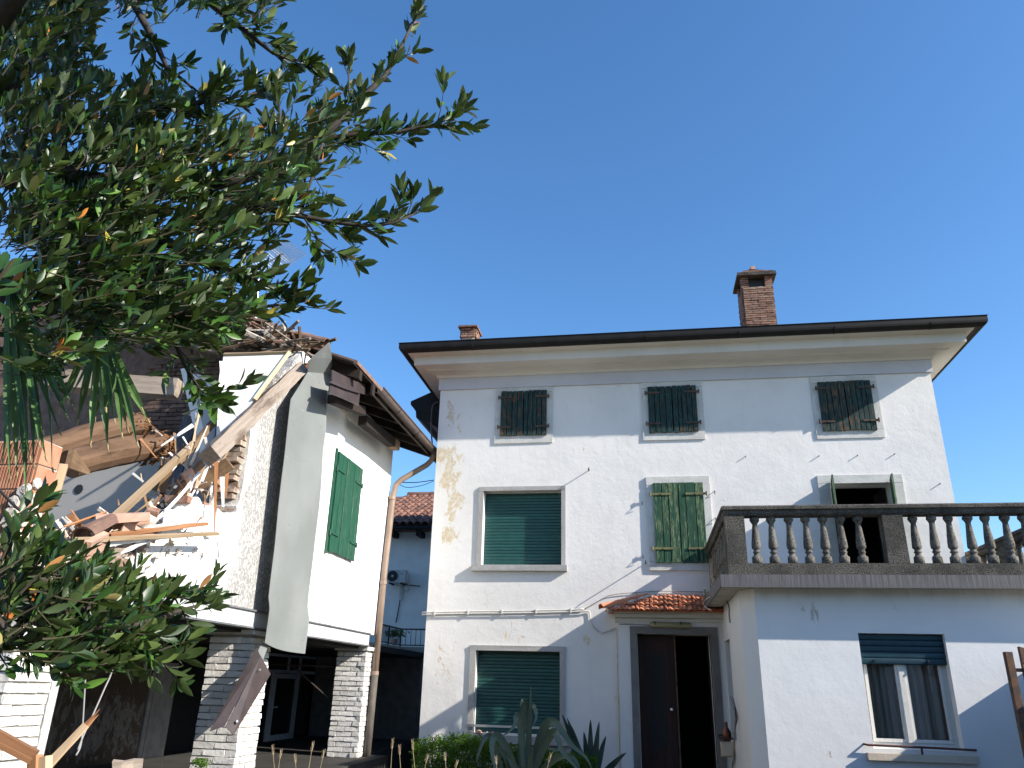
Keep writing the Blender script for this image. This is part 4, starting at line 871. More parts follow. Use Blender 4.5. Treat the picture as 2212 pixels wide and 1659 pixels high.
for i, (a, b2, w, mt, lb) in enumerate((((160, 1168, -4.40), (470, 1152, -4.26), .05, 'wood_new', 'longest yellow lath, lowest along the broken wall top'), ((235, 1156, -4.45), (447, 1131, -4.34), .045, 'wood_red', 'reddish split lath above the longest yellow lath'), ((190, 1180, -4.42), (345, 1160, -4.40), .05, 'plastic', 'white painted lath below the yellow one'), ((225, 1160, -4.50), (410, 1126, -4.40), .06, 'plastic', 'white painted lath highest on the heap'), ((255, 1196, -4.42), (322, 1168, -4.38), .035, 'plastic', 'white stick slanting under the laths'))):
    bar('lath', atx(*a), atx(*b2), w, w*.7, mt, label=lb, cat='lath', group=lp, jit=.004, seg=5, upv=(.3, 0, 1), taper=.85)
for i, (px, py, x, rot, mt, lb) in enumerate(((180, 1165, -4.5, .5, 'tile_brown', 'curved brown roof tile, left most on the rubble'), (208, 1138, -4.65, -.6, 'tile_pink', 'dusty curved tile standing on edge before the grey partition'), (245, 1140, -4.55, .2, 'tile_pink', 'pale curved tile under the foot of the yellow batten'))):
    q = atx(px, py, x); tag(link('roof_tile', barrel(.42, .11, .09, mat=mt), None, Matrix.Translation(q) @ Matrix.Rotation(rot+1.2, 4, 'Z') @ Matrix.Rotation(-.5+.3*i, 4, 'Y') @ Matrix.Rotation(.35*(i-1), 4, 'X')), lb, 'roof tile', 'roof tiles fallen on the rubble')
def slabbrick(px, py, x, size, rot, mt, lb, cat='brick', grp='bricks fallen on the rubble'):
    q = atx(px, py, x); b = MB().box(tuple(-s/2 for s in size), tuple(s/2 for s in size), jit=.008)
    tag(put('fallen_brick', b, mt, Mx=Matrix.Translation(q) @ Matrix.Rotation(rot[2], 4, 'Z') @ Matrix.Rotation(rot[1], 4, 'Y') @ Matrix.Rotation(rot[0], 4, 'X')), lb, cat, grp)
slabbrick(202, 1187, -4.40, (.05, .27, .22), (.5, .3, .3), 'tile_pink', 'flat pink hollow tile leaning against the broken wall below the laths')
slabbrick(118, 1160, -4.45, (.14, .24, .1), (.2, .3, .8), 'tile_pink', 'pale pink brick in front of the block wall')
slabbrick(227, 1205, -4.47, (.14, .26, .07), (.1, .0, .1), 'brick_grey', 'mortar covered brick beside the black cavity')
slabbrick(255, 1192, -4.48, (.12, .2, .07), (.2, .1, .3), 'brick_grey', 'round edged brick right of the black cavity')
slabbrick(250, 1214, -4.46, (.12, .22, .07), (.05, .1, .0), 'brick_old', 'red brick lowest in the break')
slabbrick(330, 1108, -4.55, (.1, .14, .08), (.4, .1, .5), 'brick_old', 'small red brick piece by the white sheeting')
slabbrick(312, 1128, -4.50, (.12, .24, .1), (.4, .5, .4), 'rubble', 'white mortar block on the heap under the dark board')
slabbrick(150, 1195, -4.40, (.16, .25, .12), (.3, .2, .6), 'rubble', 'whitish mortar block above the laurel leaves')
slabbrick(168, 1232, -4.42, (.1, .22, .1), (.2, .1, .2), 'tile_pink', 'pink brick piece half hidden by laurel leaves')
rbm = MB()
for _ in range(620):
    yy = 5.2+rnd.random()*2.3; q = V((XF+rnd.uniform(-.5, .05), yy, 2.30+max(0, yy-5.2)*.30*rnd.uniform(.75, 1.12)+rnd.uniform(-.06, .10))); r_ = rnd.uniform(.02, .075)
    rbm.add([q+V((rnd.uniform(-1, 1), rnd.uniform(-1, 1), rnd.uniform(-1, 1))).normalized()*r_*rnd.uniform(.6, 1.2) for _ in range(4)], [(0, 1, 2), (0, 2, 3), (0, 3, 1), (1, 3, 2)])
tag(put('rubble', rbm, 'rubble'), 'loose plaster and brick rubble along the broken wall top', 'rubble', kind='stuff')
psh = MB().grid([[atx(358+k*9, 1098+6*sin(k*1.3), -4.5+.03*sin(k*2.1)), atx(352+k*11, 1140+4*sin(k), -4.44)] for k in range(6)], thick=(-.01, 0, 0))
tag(put('plastic_sheet', psh, 'plastic'), 'crumpled white sheeting draped over the wall top under the dark timbers', 'sheeting')
# the finer mess: torn laths, splinters and plaster flakes nobody could count
dbm = MB()
for k in range(170):
    t = rnd.random(); zone = rnd.random()
    if zone < .45: q = V((XF-rnd.uniform(.05, .6), 5.6+t*2.2, 2.55+t*.62+rnd.uniform(-.05, .22)))
    else: q = V((XF-rnd.uniform(.1, .7), 7.0+rnd.random()*.85, 3.2+rnd.random()**1.5*.9))
    d = V((rnd.uniform(-.6, .6), rnd.uniform(-1, 1), rnd.uniform(-.8, .9))).normalized()*rnd.uniform(.06, .30); w = rnd.uniform(.008, .022)
    s = d.orthogonal().normalized()*w; o = d.cross(s).normalized()*w*.5; dbm.cur = rnd.choice((0, 1, 2, 2, 3, 4, 4))
    dbm.add([q-d-s-o, q-d+s-o, q-d+s+o, q-d-s+o, q+d-s*.3-o, q+d+s*.3-o, q+d+s*.3+o, q+d-s*.3+o], [(0, 3, 2, 1), (4, 5, 6, 7), (0, 1, 5, 4), (2, 3, 7, 6), (1, 2, 6, 5), (0, 4, 7, 3)])
tag(put('splintered_debris', dbm, ['wood_new', 'wood_red', 'wood_brown', 'plastic', 'rubble']), 'splintered laths and torn plaster strips tangled in the broken wall opening', 'debris', kind='stuff')
rdm = MB()
for k in range(120):
    x = -4.55-rnd.random()*2.3; q = V((x, 8.85+rnd.random()*.4, rz(x)-rnd.uniform(-.06, .30)))
    d = V((rnd.uniform(-1, 1), rnd.uniform(-.7, .5), rnd.uniform(-.4, .4))).normalized()*rnd.uniform(.12, .5); w = rnd.uniform(.012, .03)
    s = d.orthogonal().normalized()*w; o = d.cross(s).normalized()*w*.6; rdm.cur = rnd.choice((0, 0, 1, 1, 2, 3))
    rdm.add([q-d-s-o, q-d+s-o, q-d+s+o, q-d-s+o, q+d-s*.6-o, q+d+s*.6-o, q+d+s*.6+o, q+d-s*.6+o], [(0, 3, 2, 1), (4, 5, 6, 7), (0, 1, 5, 4), (2, 3, 7, 6), (1, 2, 6, 5), (0, 4, 7, 3)])
tag(put('roof_debris', rdm, ['wood_grey', 'wood_brown', 'tile_brown', 'rubble']), 'jumbled broken laths and tile pieces along the torn roof edge', 'debris', kind='stuff')
# big rotten logs and the upper beam
def log(name, p0, p1, r, label, rotend=.3):
    Mx, L = along(p0, p1); b = MB(); pts = []; rs = []
    n = 9
    for i in range(n+1):
        t = i/n; pts.append(V((t*L, rnd.uniform(-.01, .01), .03*sin(t*3)))); rs.append(r*(1+rnd.uniform(-.05, .05))*(1 if t < .85 else .96))
    b.tube(pts, rs, 11); o = tag(put(name, b, 'wood_log', Mx=Mx, smooth=False), label, 'log', 'old logs of the torn floor')
    e = MB(); 
    for k in range(170):
        a = rnd.random()*2*pi; q = V((L+.05-rnd.random()**1.6*rotend, cos(a)*r*rnd.uniform(.6, 1.1), sin(a)*r*rnd.uniform(.6, 1.1))); s = rnd.uniform(.015, .04)
        e.add([q+V((rnd.uniform(-2, 2), rnd.uniform(-1, 1), rnd.uniform(-1, 1)))*s for _ in range(4)], [(0, 1, 2), (0, 2, 3), (0, 3, 1), (1, 3, 2)])
    e.tube([V((L-.02, 0, 0)), V((L+.03, 0, 0)), V((L+.06, .01, .01))], [r*1.04, r*.95, r*.5], 9)
    put('rotten_end', e, 'wood_rot', o, Mx=Mx); return o
log('floor_log', aty(60, 985, 6.3), aty(300, 917, 7.6), .125, 'upper rotten log jutting out above the block wall')
log('floor_log', aty(150, 1003, 6.5), aty(350, 963, 7.4), .15, 'lower rotten log with crumbling orange end')
bar('floor_beam', aty(110, 820, 8.3), aty(388, 842, 8.6), .24, .24, 'wood_grey', label='grey squared beam spanning the torn room under the roof', cat='beam', jit=.008, seg=6)
bar('tie_rod', aty(300, 900, 7.6), aty(342, 933, 7.7), .03, .03, 'rust', label='short rusty tie rod above the rotten log ends', cat='rod')
bar('fallen_plank', aty(150, 990, 6.0), aty(193, 1022, 6.5), .05, .18, 'wood_brown', label='triangular board end wedged between block wall and lower log', cat='plank', taper=.2)
bar('door_post', atx(138, 965+40, -4.66), atx(118, 1075, -4.62), .06, .05, 'wood_new', label='thin yellowish post beside the block wall end', cat='post')
# hanging cables
def cable(name, pts, r, mat, label, cat='cable', n=5, group=None):
    P = [V(p) for p in pts]; Q = []
    for i in range(len(P)-1):                                        # Catmull-Rom
        a, b2, c, d = P[max(i-1, 0)], P[i], P[i+1], P[min(i+2, len(P)-1)]
        for k in range(5):
            t = k/5; Q.append(.5*((2*b2)+(c-a)*t+(2*a-5*b2+4*c-d)*t*t+(3*b2-a-3*c+d)*t**3))
    Q.append(P[-1]); return tag(put(name, MB().tube(Q, r, n), mat, smooth=True), label, cat, group)
cable('hanging_cable', [atx(x, y, -4.62) for x, y in ((193, 1330), (191, 1366), (185, 1451), (180, 1539), (175, 1606), (164, 1632))], .008, 'cable_grey', 'grey cable hanging straight down in the porch opening')
cable('hanging_cable', [atx(x, y, -4.62) for x, y in ((266, 1330), (262, 1366), (255, 1391), (242, 1449), (225, 1489), (202, 1541), (180, 1589), (168, 1620))], .008, 'cable_grey', 'grey cable sweeping left in the porch opening')
cable('hanging_cable', [atx(x, y, -4.44) for x, y in ((288, 1172), (294, 1180), (290, 1230), (281, 1300))], .009, 'cable_dark', 'dark cable hooked over the broken wall top')
cable('hanging_cable', [aty(x, y, 4.7) for x, y in ((-5, 1055), (40, 1100), (100, 1145), (138, 1164), (156, 1190), (174, 1225), (178, 1262))], .010, 'cable_dark', 'dark cable trailing past the block wall into the leaves')
# ------------------------------------------------------------------ behind the gap: rear house, terrace railing, air conditioner
rear = thing('rear_house', (-7, 22, 0), 'shaded grey house with clay tile roof seen through the gap between the two houses', 'house')
YR = 20.0
put('wall', MB().box((-13, YR, 0), (-2, 27, 5.45)), 'rear_plaster', rear)
put('terrace', MB().box((-13, 17.15, 2.30), (-5.92, 19.98, 2.42)).box((-5.918, 19.02, 2.30), (-2, 19.98, 2.42)), 'soffit', rear)
put('undercroft_shade', MB().box((-13, 17.25, 0), (-6.0, 17.3, 2.29)).box((-6.1, 17.31, 0), (-6.0, 19.1, 2.29)).box((-6.0, 19.1, 0), (-2, 19.2, 2.29)), 'painted_gloom', rear)  # near-black panels stand in for the shade under the terrace
rs = .42; ry0, rz0 = 19.55, 5.50
rr = MB(); rr.prism([(ry0, rz0-.03), (24.0, rz0-.03+4.45*rs), (28.5, rz0-.03), (28.5, rz0-.1), (ry0, rz0-.1)], 0, -13, -2); rro = put('roof', rr, 'tile_red', rear)
put('gutter', MB().tube([(-13, 19.47, 5.42), (-2, 19.47, 5.40)], .055, 8), 'gutter_black', rear)
for x in (-6.55, -5.82): put('rafter_tail', MB().box((x-.06, 19.5, 5.22), (x+.06, 19.99, 5.36)), 'wood_dark', rear)
sd = V((0, 1, rs)).normalized(); nn = V((0, -rs, 1)).normalized(); sx = V((1, 0, 0))
bts = [barrel(.42, .10, .08, mat='tile_red', n=6), barrel(.42, .10, .082, mat='tile_red', n=6)]
for row in range(12):
    for k in range(11):
        q = V((-7.45+k*.2, ry0, rz0)) + sd*(row*.37-.05) + nn*.02
        link('roof_tile', bts[(row+k) % 2], rro, frame(sd, nn.cross(sd), nn, q) @ Matrix.Rotation(rnd.uniform(-.05, .05), 4, 'Z') @ Matrix.Rotation(rnd.uniform(-.06, .06), 4, 'X'))
for k in range(7): link('ridge_tile', barrel(.42, .12, .11, mat='tile_red', n=6), rro, Matrix.Translation((-7.6+k*.38, 24.0, rz0+4.4*rs+.02)))
a0 = aty(836, 1231, YR-.35); a1 = aty(874, 1258, YR-.35)
ac = thing('air_conditioner', (a0.x+.3, YR-.2, a1.z), 'white outdoor air conditioner unit mounted on the shaded rear house wall', 'air conditioner')
put('casing', MB().box((a0.x, YR-.35, a1.z), (a1.x, YR-.08, a0.z)), 'ac_white', ac)
w_, h_ = a1.x-a0.x, a0.z-a1.z; fc = V((a0.x+w_*.33, YR-.353, a1.z+h_*.5)); rX = Matrix.Translation(fc) @ Matrix.Rotation(pi/2, 4, 'X')
put('fan_grille', MB().lathe([(h_*.44, 0), (h_*.44, .012), (h_*.40, .016), (0, .014)], 20, M_=rX), 'black', ac)
put('fan_hub', MB().lathe([(h_*.1, .017), (h_*.1, .024), (0, .026)], 12, M_=rX), 'ac_white', ac)
put('panel_seam', MB().box((a0.x+w_*.635, YR-.356, a1.z+.01), (a0.x+w_*.645, YR-.351, a0.z-.01)), 'steel_edge', ac)
put('badge', MB().box((a0.x+w_*.70, YR-.356, a1.z+h_*.66), (a0.x+w_*.92, YR-.351, a1.z+h_*.70)), 'steel_edge', ac)
put('valve_cover', MB().box((a1.x+.002, YR-.3, a1.z+.03), (a1.x+.05, YR-.15, a1.z+h_*.7)), 'ac_white', ac)
for x in (a0.x+.1, a1.x-.1): put('bracket', MB().box((x-.015, YR-.36, a1.z-.04), (x+.015, YR-.002, a1.z-.003)), 'iron', ac)
tag(put('pipe_duct', MB().box((a0.x+w_*.60, YR-.06, a1.z-.42), (a0.x+w_*.74, YR-.003, a1.z-.045)), 'ac_white'), 'white pipe duct below the air conditioner', 'duct')
cable('wall_cable', [aty(x, y, YR-.03) for x, y in ((872, 1260), (885, 1264), (908, 1266))], .012, 'cable_dark', 'dark cable running right from the air conditioner')
cable('wall_cable', [aty(x, y, YR-.03) for x, y in ((866, 1275), (862, 1310), (855, 1345))], .014, 'cable_dark', 'black pipe running down the rear house wall')
lm = aty(880, 1272, YR-.12); tag(put('wall_lamp', MB().lathe([(0, -.07), (.05, -.05), (.07, 0), (.05, .05), (.02, .06), (.02, .09), (0, .091)], 10, lm).tube([lm+V((0, 0, .09)), lm+V((.01, .1, .12))], .012, 5), 'ac_white', smooth=True), 'small round globe lamp on the rear house wall', 'wall lamp')
rail = thing('terrace_railing', (-5.9, 18, 2.42), 'black iron bar railing of the rear house terrace in the gap', 'railing')
pth = [V((-5.93, 17.2, 0)), V((-5.93, 19.0, 0)), V((-3.6, 19.0, 0))]
for z, r_ in ((2.83, .018), (2.46, .014)): put('rail', MB().tube([p+V((0, 0, z)) for p in pth], r_, 5), 'iron', rail)
bm_ = MB().tube([(0, 0, 2.46), (0, 0, 2.83)], .008, 4).mesh('bar', 'iron'); pm_ = MB().tube([(0, 0, 2.42), (0, 0, 2.85)], .02, 5).mesh('post', 'iron')
for k in range(20): link('bar', bm_, rail, Matrix.Translation((-5.93, 17.22+k*.09, 0)))
for k in range(12): link('bar', bm_, rail, Matrix.Translation((-5.80+k*.125, 19.0, 0)))
for p in ((-5.93, 18.05), (-5.93, 19.0)): link('post', pm_, rail, Matrix.Translation((p[0], p[1], 0)))
pp = aty(852, 1395, 18.3); pot = thing('pot_plant', pp, 'small bushy green plant on the terrace behind the iron bars', 'plant')
put('pot', MB().lathe([(.05, 0), (.075, .12), (.085, .125), (.08, .14), (0, .14)], 10, (pp.x, pp.y, 2.42)), 'tile_pink', pot)
b = MB()
for k in range(160):
    q = V((pp.x+rnd.gauss(0, .13), pp.y+rnd.gauss(0, .1), 2.60+abs(rnd.gauss(0, .08)))); d = V((rnd.uniform(-1, 1), rnd.uniform(-1, 1), rnd.uniform(-.3, 1))).normalized()*.07; s = d.orthogonal().normalized()*.02
    b.add([q, q+d*.5+s, q+d, q+d*.5-s], [(0, 1, 2, 3)])
tag(put('foliage', b, 'pot_plant', pot), kind='stuff')
put('side_eave', MB().prism([(-4.62, 7.02), (-4.62, 6.95), (-4.5, 6.80), (-4.48, 6.66), (-4.38, 6.60), (-4.25, 6.58), (-3.70, 6.2), (-3.70, 7.28), (-4.1, 7.25)], 1, 14.3, 18.5), 'gutter_black', house)
tag(put('neighbour_wall', MB().box((4.62, 3.5, 0), (4.85, 10.1, 2.12)), 'annex_plaster'), 'rendered boundary wall just outside the right edge, shading the annex', 'wall')

hm = MB(); hm.grid([[V((-45+i*1.5, -14+rnd.uniform(-.7, .7)-(j > 3)*.8, [0, 1.2, 2.6, 4.2, 5.4][j]+(rnd.uniform(-.6, .9) if j else 0))) for j in range(5)] for i in range(64)], thick=(0, -1.5, 0))  # hedge added out of view to darken the window reflections
tag(put('added_hedge', hm, 'hedge'), 'unseen dark hedge added behind the viewpoint to darken the annex window reflections', 'hedge', kind='stuff')
# ------------------------------------------------------------------ small things on the white house
YC = YH-.022
hz = [aty(x, y, YC) for x, y in ((912, 1323), (1000, 1321), (1100, 1320), (1200, 1318), (1262, 1316))]
cable('facade_cable', hz, .012, 'cable', 'white cable pair crossing the facade between the two roller shutter windows')
cable('facade_cable', [q-V((0, .012, .035)) for q in hz]+[aty(x, y, YC) for x, y in ((1273, 1322), (1276, 1340), (1285, 1358), (1300, 1367), (1315, 1362), (1330, 1356))], .011, 'cable', 'white cable sagging down to the corner of the door portal')
cable('facade_cable', [aty(x, y, YC) for x, y in ((1262, 1316), (1300, 1294), (1318, 1286), (1345, 1282), (1400, 1278), (1440, 1277), (1530, 1279))], .006, 'cable_grey', 'thin grey wire running over the door canopy to the terrace')
for k in range(5):
    q = hz[0].lerp(hz[-1], .08+k*.21); tag(put('cable_clip', MB().box((q.x-.012, YC-.03, q.z-.055), (q.x+.012, YC+.02, q.z+.018)), 'cable'), 'cable clip %s on the white facade cable' % ('nearest the left corner', 'second from the left corner', 'midway', 'fourth from the left corner', 'nearest the door')[k], 'cable clip', 'clips of the facade cable')
cable('conduit', [V((-.47, 12.95, 2.50)), V((-.47, 12.95, 1.5)), V((-.465, 12.95, .3))], .012, 'cable', 'white conduit running down the left side of the door portal')
def hook(px, py, L, label, r_=.007, curl=0, name='wall_hook', up_=0.0):
    q = aty(px, py, YH+.01); pts = [q, q+V((0, -L*.6, up_*.5)), q+V((0, -L, up_))]
    if curl: pts += [q+V((0, -L-.03, up_-.03)), q+V((0, -L, up_-.06))]
    tag(put(name, MB().tube(pts, r_, 5), 'iron'), label, 'wall hook', 'iron pegs in the facade')
hook(1273, 1016, .17, 'bent iron hook above the upper roller shutter window', .009, 1)
hook(1395, 1217, .33, 'long iron hook below the closed green shutters', .009, 1)
for px, py, lb in ((1610, 987, 'iron peg left of the top right window, leftmost of its row'), (1768, 986, 'iron peg straight above the open terrace door'), (1851, 985, 'iron peg right of centre above the terrace door'), (1931, 982, 'iron peg above the right end of the terrace door'), (2029, 1046, 'iron peg by the right house corner, level with the terrace door top')): hook(px, py, .055, lb, .008)
for px, py, lb in ((1543, 1062, 'iron shutter catch right of the closed green shutters, upper one'), (1545, 1120, 'iron shutter catch right of the closed green shutters, lower one'), (1387, 1085, 'iron shutter catch left of the closed green shutters, upper one'), (1389, 1200, 'iron shutter catch left of the closed green shutters, lower one')): hook(px, py, .06, lb, .007, 1, 'shutter_catch')
tube = thing('tube_lamp', (.38, 12.8, 2.55), 'yellowed fluorescent tube lamp above the dark door', 'lamp')
put('cover', MB().tube([(.075, 12.79, 2.555), (.09, 12.79, 2.553), (.67, 12.79, 2.537), (.685, 12.79, 2.536)], [.03, .042, .042, .03], 10), 'lamp_yellow', tube, smooth=True)
put('back_plate', MB().box((.06, 12.83, 2.52), (.70, 12.848, 2.585)), 'lamp_yellow', tube)
for x in (.14, .54): put('clip', MB().box((x-.008, 12.745, 2.545), (x+.008, 12.84, 2.60)), 'iron', tube)
cable('lamp_cable', [V((-.42, 12.84, 2.555)), V((-.2, 12.84, 2.555)), V((.06, 12.84, 2.545))], .008, 'cable_grey', 'grey cable feeding the tube lamp from the left')
cable('gap_cable', [aty(866, 1042, 13.25), aty(900, 1042, 13.2), aty(937, 1037, 13.1)], .008, 'cable_dark', 'straight dark cable strung across the gap', group='cables across the gap')
cable('gap_cable', [aty(862, 1046, 13.25), aty(880, 1053, 13.22), aty(910, 1049, 13.18), aty(937, 1039, 13.1)], .006, 'cable_dark', 'sagging dark cable strung across the gap', group='cables across the gap')
cable('corner_pipe', [aty(x, y, 14.2) for x, y in ((948, 868), (936, 874), (932, 900), (932, 940), (936, 975))], .016, 'brown_metal', 'thin brown pipe looping below the house eave at the gap', 'pipe')
# things beside the annex side wall
xw = 1.165
br = thing('wall_shelf', (1.0, 12.3, .95), 'small iron shelf under the slit window holding a jug', 'shelf')
put('frame', MB().tube([(1.17, 12.62, 1.02), (.98, 12.62, 1.0), (.98, 12.28, .98), (1.17, 12.28, .98)], .014, 5), 'iron', br)
put('basket', MB().prism([(12.30, .76), (12.60, .72), (12.60, .92), (12.30, .93)], 0, 1.0, 1.15), 'sill_buff', br)
tag(put('jug', MB().lathe([(.05, 0), (.065, .06), (.06, .13), (.025, .18), (.02, .24), (.028, .25), (0, .251)], 12, (1.08, 12.36, .94)), 'jug', smooth=True), 'amber glazed jug on the small iron shelf', 'jug')
rk = thing('rake', (1.1, 11.9, .3), 'garden rake with bent wire tines leaning on the annex side wall', 'rake')
put('handle', MB().tube([(1.05, 12.2, .2), (1.14, 11.5, 1.28)], .013, 6), 'wood_grey', rk)
for k in range(7):
    y = 11.32+k*.05; put('tine', MB().tube([(1.13, 11.55, 1.15), (1.15, y, 1.28+k*.025), (1.14, y, 1.36+k*.025), (1.09, y-.05, 1.39+k*.025)], .004, 4), 'iron', rk)
cable('wall_cable', [atx(x, y, xw) for x, y in ((1571, 1300), (1575, 1315), (1575, 1330), (1577, 1345))], .01, 'cable_grey', 'short grey cable with a loop under the slab at the annex corner')
cable('loop_wire', [atx(x, y, .90) for x, y in ((1534, 1290), (1524, 1296), (1521, 1306), (1528, 1314), (1536, 1318))], .008, 'cable', 'white wire loop hanging from the terrace slab over the canopy tiles')
# rusty posts at the right edge
gp = thing('rusty_gate_post', (3.8, 9, 0), 'rusty square post with a short hooked arm at the right edge of the picture', 'rusty post')
put('post', MB().box((3.60, 8.96, 0), (3.665, 9.03, 2.045), jit=.002), 'rust', gp)
put('arm', MB().box((3.667, 8.985, 1.855), (3.78, 9.01, 1.89)), 'rust', gp); put('hook', MB().tube([(3.75, 8.98, 1.85), (3.74, 8.97, 1.92), (3.76, 8.97, 1.95), (3.785, 8.97, 1.92), (3.78, 8.98, 1.83)], .008, 5), 'rust', gp)
tag(put('rusty_post', MB().prism([(3.755, 0), (3.90, 0), (3.90, 2.06), (3.755, 2.10)], 1, 9.0, 9.05), 'rust'), 'second rusty flat post with slanted top, cut by the right edge', 'rusty post')

# ------------------------------------------------------------------ aerials on the roof of the ruined house
an = thing('aerial', (-6.6, 11.6, 6.6), 'log periodic television aerial with mesh reflector above the laurel leaves', 'aerial')
def yag(c, ax, wv, n, L, w0, w1, parent, r_=.007, mat='aluw'):
    c, ax, wv = V(c), V(ax).normalized(), V(wv).normalized()
    put('boom', MB().tube([c-ax*L/2, c+ax*L/2], .016, 5), 'steel_edge', parent)
    b = MB().tube([(0, -1, 0), (0, 1, 0)], r_, 4).mesh('rod', mat) if False else None
    for k in range(n):
        t = k/(n-1); q = c+ax*L*(t-.5); w = w0+(w1-w0)*t
        put('rod', MB().tube([q-wv*w/2, q+wv*w/2], r_, 4), mat, parent)
ya = 11.6
c0, c1 = aty(540, 590, ya), aty(612, 548, ya)
yag((c0+c1)/2, c1-c0, (.75, .3, -.6), 17, (c1-c0).length, .26, .40, an, .010)
cr = aty(622, 545, ya); ux, uz = V((.75, .3, -.6)).normalized(), V((.3, .55, .75)).normalized()
g_ = MB()
for k in range(8):
    for s in (1, -1):
        o = uz*s*(.02+k*.035) + (c1-c0).normalized()*(-.0*k); g_.tube([cr+o-ux*.24, cr+o+ux*.24], .004, 4)
for k in range(9): g_.tube([cr+ux*(-.24+k*.06)-uz*.27, cr+ux*(-.24+k*.06)+uz*.27], .004, 4)
put('reflector', g_, 'steel_edge', an); put('mast', MB().tube([aty(560, 585, ya), aty(552, 700, ya), aty(550, 760, ya)], .018, 6), 'alu', an)
an2 = thing('aerial', (-6.5, 12, 6.6), 'thin many armed aerial lower on the roof, half hidden by laurel twigs', 'aerial')
put('mast', MB().tube([aty(545, 722, 11), aty(552, 645, 11)], .022, 6), 'alu', an2)
for k, (y_, L) in enumerate(((655, .75), (672, .8), (690, .85), (712, .25))):
    c = aty(548-k*6, y_, 11); yag(c, (.9, -.2, -.42), (-.4, .2, -.85), 8, L, .12, .14, an2, .004)
# ------------------------------------------------------------------ plants
def leafpts(q, d, n_, L, w, curl=.12, fold=.25):
    s = d.cross(n_).normalized(); n_ = s.cross(d).normalized(); out = []
    for t, k in ((0, .04), (.22, .66), (.5, 1.0), (.78, .72), (1.0, .02)):
        c = q + d*(t*L) - n_*(curl*L*t*t); o = s*(w/2*k); lift = n_*(fold*w/2*k)
        out += [c-o+lift, c, c+o+lift]
    return out
LF = []
for i in range(4):
    LF += [(i*3, i*3+1, i*3+4, i*3+3), (i*3+1, i*3+2, i*3+5, i*3+4)]
def project(p):
    v = p-EYE; z = v.dot(fw)
    return (IMW/2+FPX*v.dot(rt)/z, IMH/2-FPX*v.dot(up)/z, z) if z > .05 else (-9999, -9999, 1)
tree = thing('laurel_tree', (-3.3, 2.0, 0), 'dark green bay laurel reaching in from the left, with glossy leaves, some orange', 'tree')
TR = V((-3.3, 2.0, 0))
limbs = []                                                           # (points, radius start, radius end)
def limb(pts, r0_, r1_, nm='branch'):
    limbs.append((pts, r0_, r1_)); put(nm, MB().tube(pts, [r0_+(r1_-r0_)*i/(len(pts)-1) for i in range(len(pts))], 7), 'bark', tree, smooth=True)
def dd(px): return 2.5+.0007*px
def TP(px, py, k=0): return aty(px, py, dd(px)+k)
put('trunk', MB().tube([TR, TR+V((.05, .05, 1.2)), TR+V((.02, .1, 2.3)), TR+V((.15, .2, 3.1))], [.16, .14, .12, .10], 10), 'bark', tree, smooth=True)
top = TR+V((.15, .2, 3.1)); mid_ = TR+V((.03, .08, 2.0))
limb([top, TP(-60, 378), TP(150, 385), TP(300, 400), TP(420, 405), TP(520, 385), TP(640, 340), TP(700, 290), TP(760, 235), TP(830, 165), TP(862, 110), TP(892, 50)], .055, .006)
limb([TP(600, 355), TP(700, 300, .05), TP(780, 290), TP(860, 285), TP(940, 268), TP(985, 245)], .018, .004)
limb([TP(420, 405), TP(540, 440, -.1), TP(640, 465), TP(720, 480), TP(790, 488), TP(850, 482), TP(895, 462)], .018, .004)
limb([top, TP(60, 150), TP(200, -60), TP(285, 0), TP(340, 100), TP(360, 145), TP(430, 200)], .04, .005)
limb([TP(200, -60), TP(400, -40), TP(470, 20), TP(540, 75), TP(590, 115), TP(640, 135)], .03, .004)
limb([top, TP(-40, 620), TP(130, 610), TP(280, 650), TP(420, 690), TP(540, 665), TP(640, 655)], .045, .004)
limb([TP(150, 385), TP(300, 500), TP(430, 560), TP(540, 600), TP(590, 625)], .025, .004)
limb([TP(280, 650), TP(370, 720), TP(400, 790), TP(430, 840), TP(462, 858)], .015, .003)
limb([TP(150, 385), TP(200, 300), TP(280, 250), TP(380, 230), TP(480, 215), TP(560, 200)], .022, .004)
limb([TP(150, 385), TP(120, 250), TP(160, 150), TP(170, 60)], .022, .005)
limb([TP(560, 375), TP(600, 300), TP(605, 250), TP(600, 205)], .012, .004)
limb([TP(690, 300), TP(755, 210), TP(752, 150)], .01, .003)
limb([TP(700, 300), TP(650, 460), TP(690, 520), TP(720, 540)], .008, .003)
def LP(px, py, k=0): return aty(px-px*.06, py+(48 if px > 90 else 20), 1.75+.0011*px+k)
limb([mid_, LP(-120, 1230), LP(60, 1290), LP(200, 1310), LP(320, 1300), LP(400, 1275), LP(460, 1258)], .03, .003)
limb([LP(-120, 1230), LP(20, 1350), LP(130, 1380), LP(220, 1395)], .02, .003)
limb([LP(130, 1300), LP(250, 1350), LP(330, 1365), LP(378, 1372)], .01, .003)
limb([LP(-120, 1230), LP(60, 1225), LP(140, 1215), LP(205, 1205)], .015, .003)
limb([LP(60, 1290), LP(200, 1270), LP(300, 1245), LP(370, 1235), LP(415, 1240)], .012, .003)
leaves = []; twigs = MB()
UPV = V((0, 0, 1)); SUNV = SUN_DIR
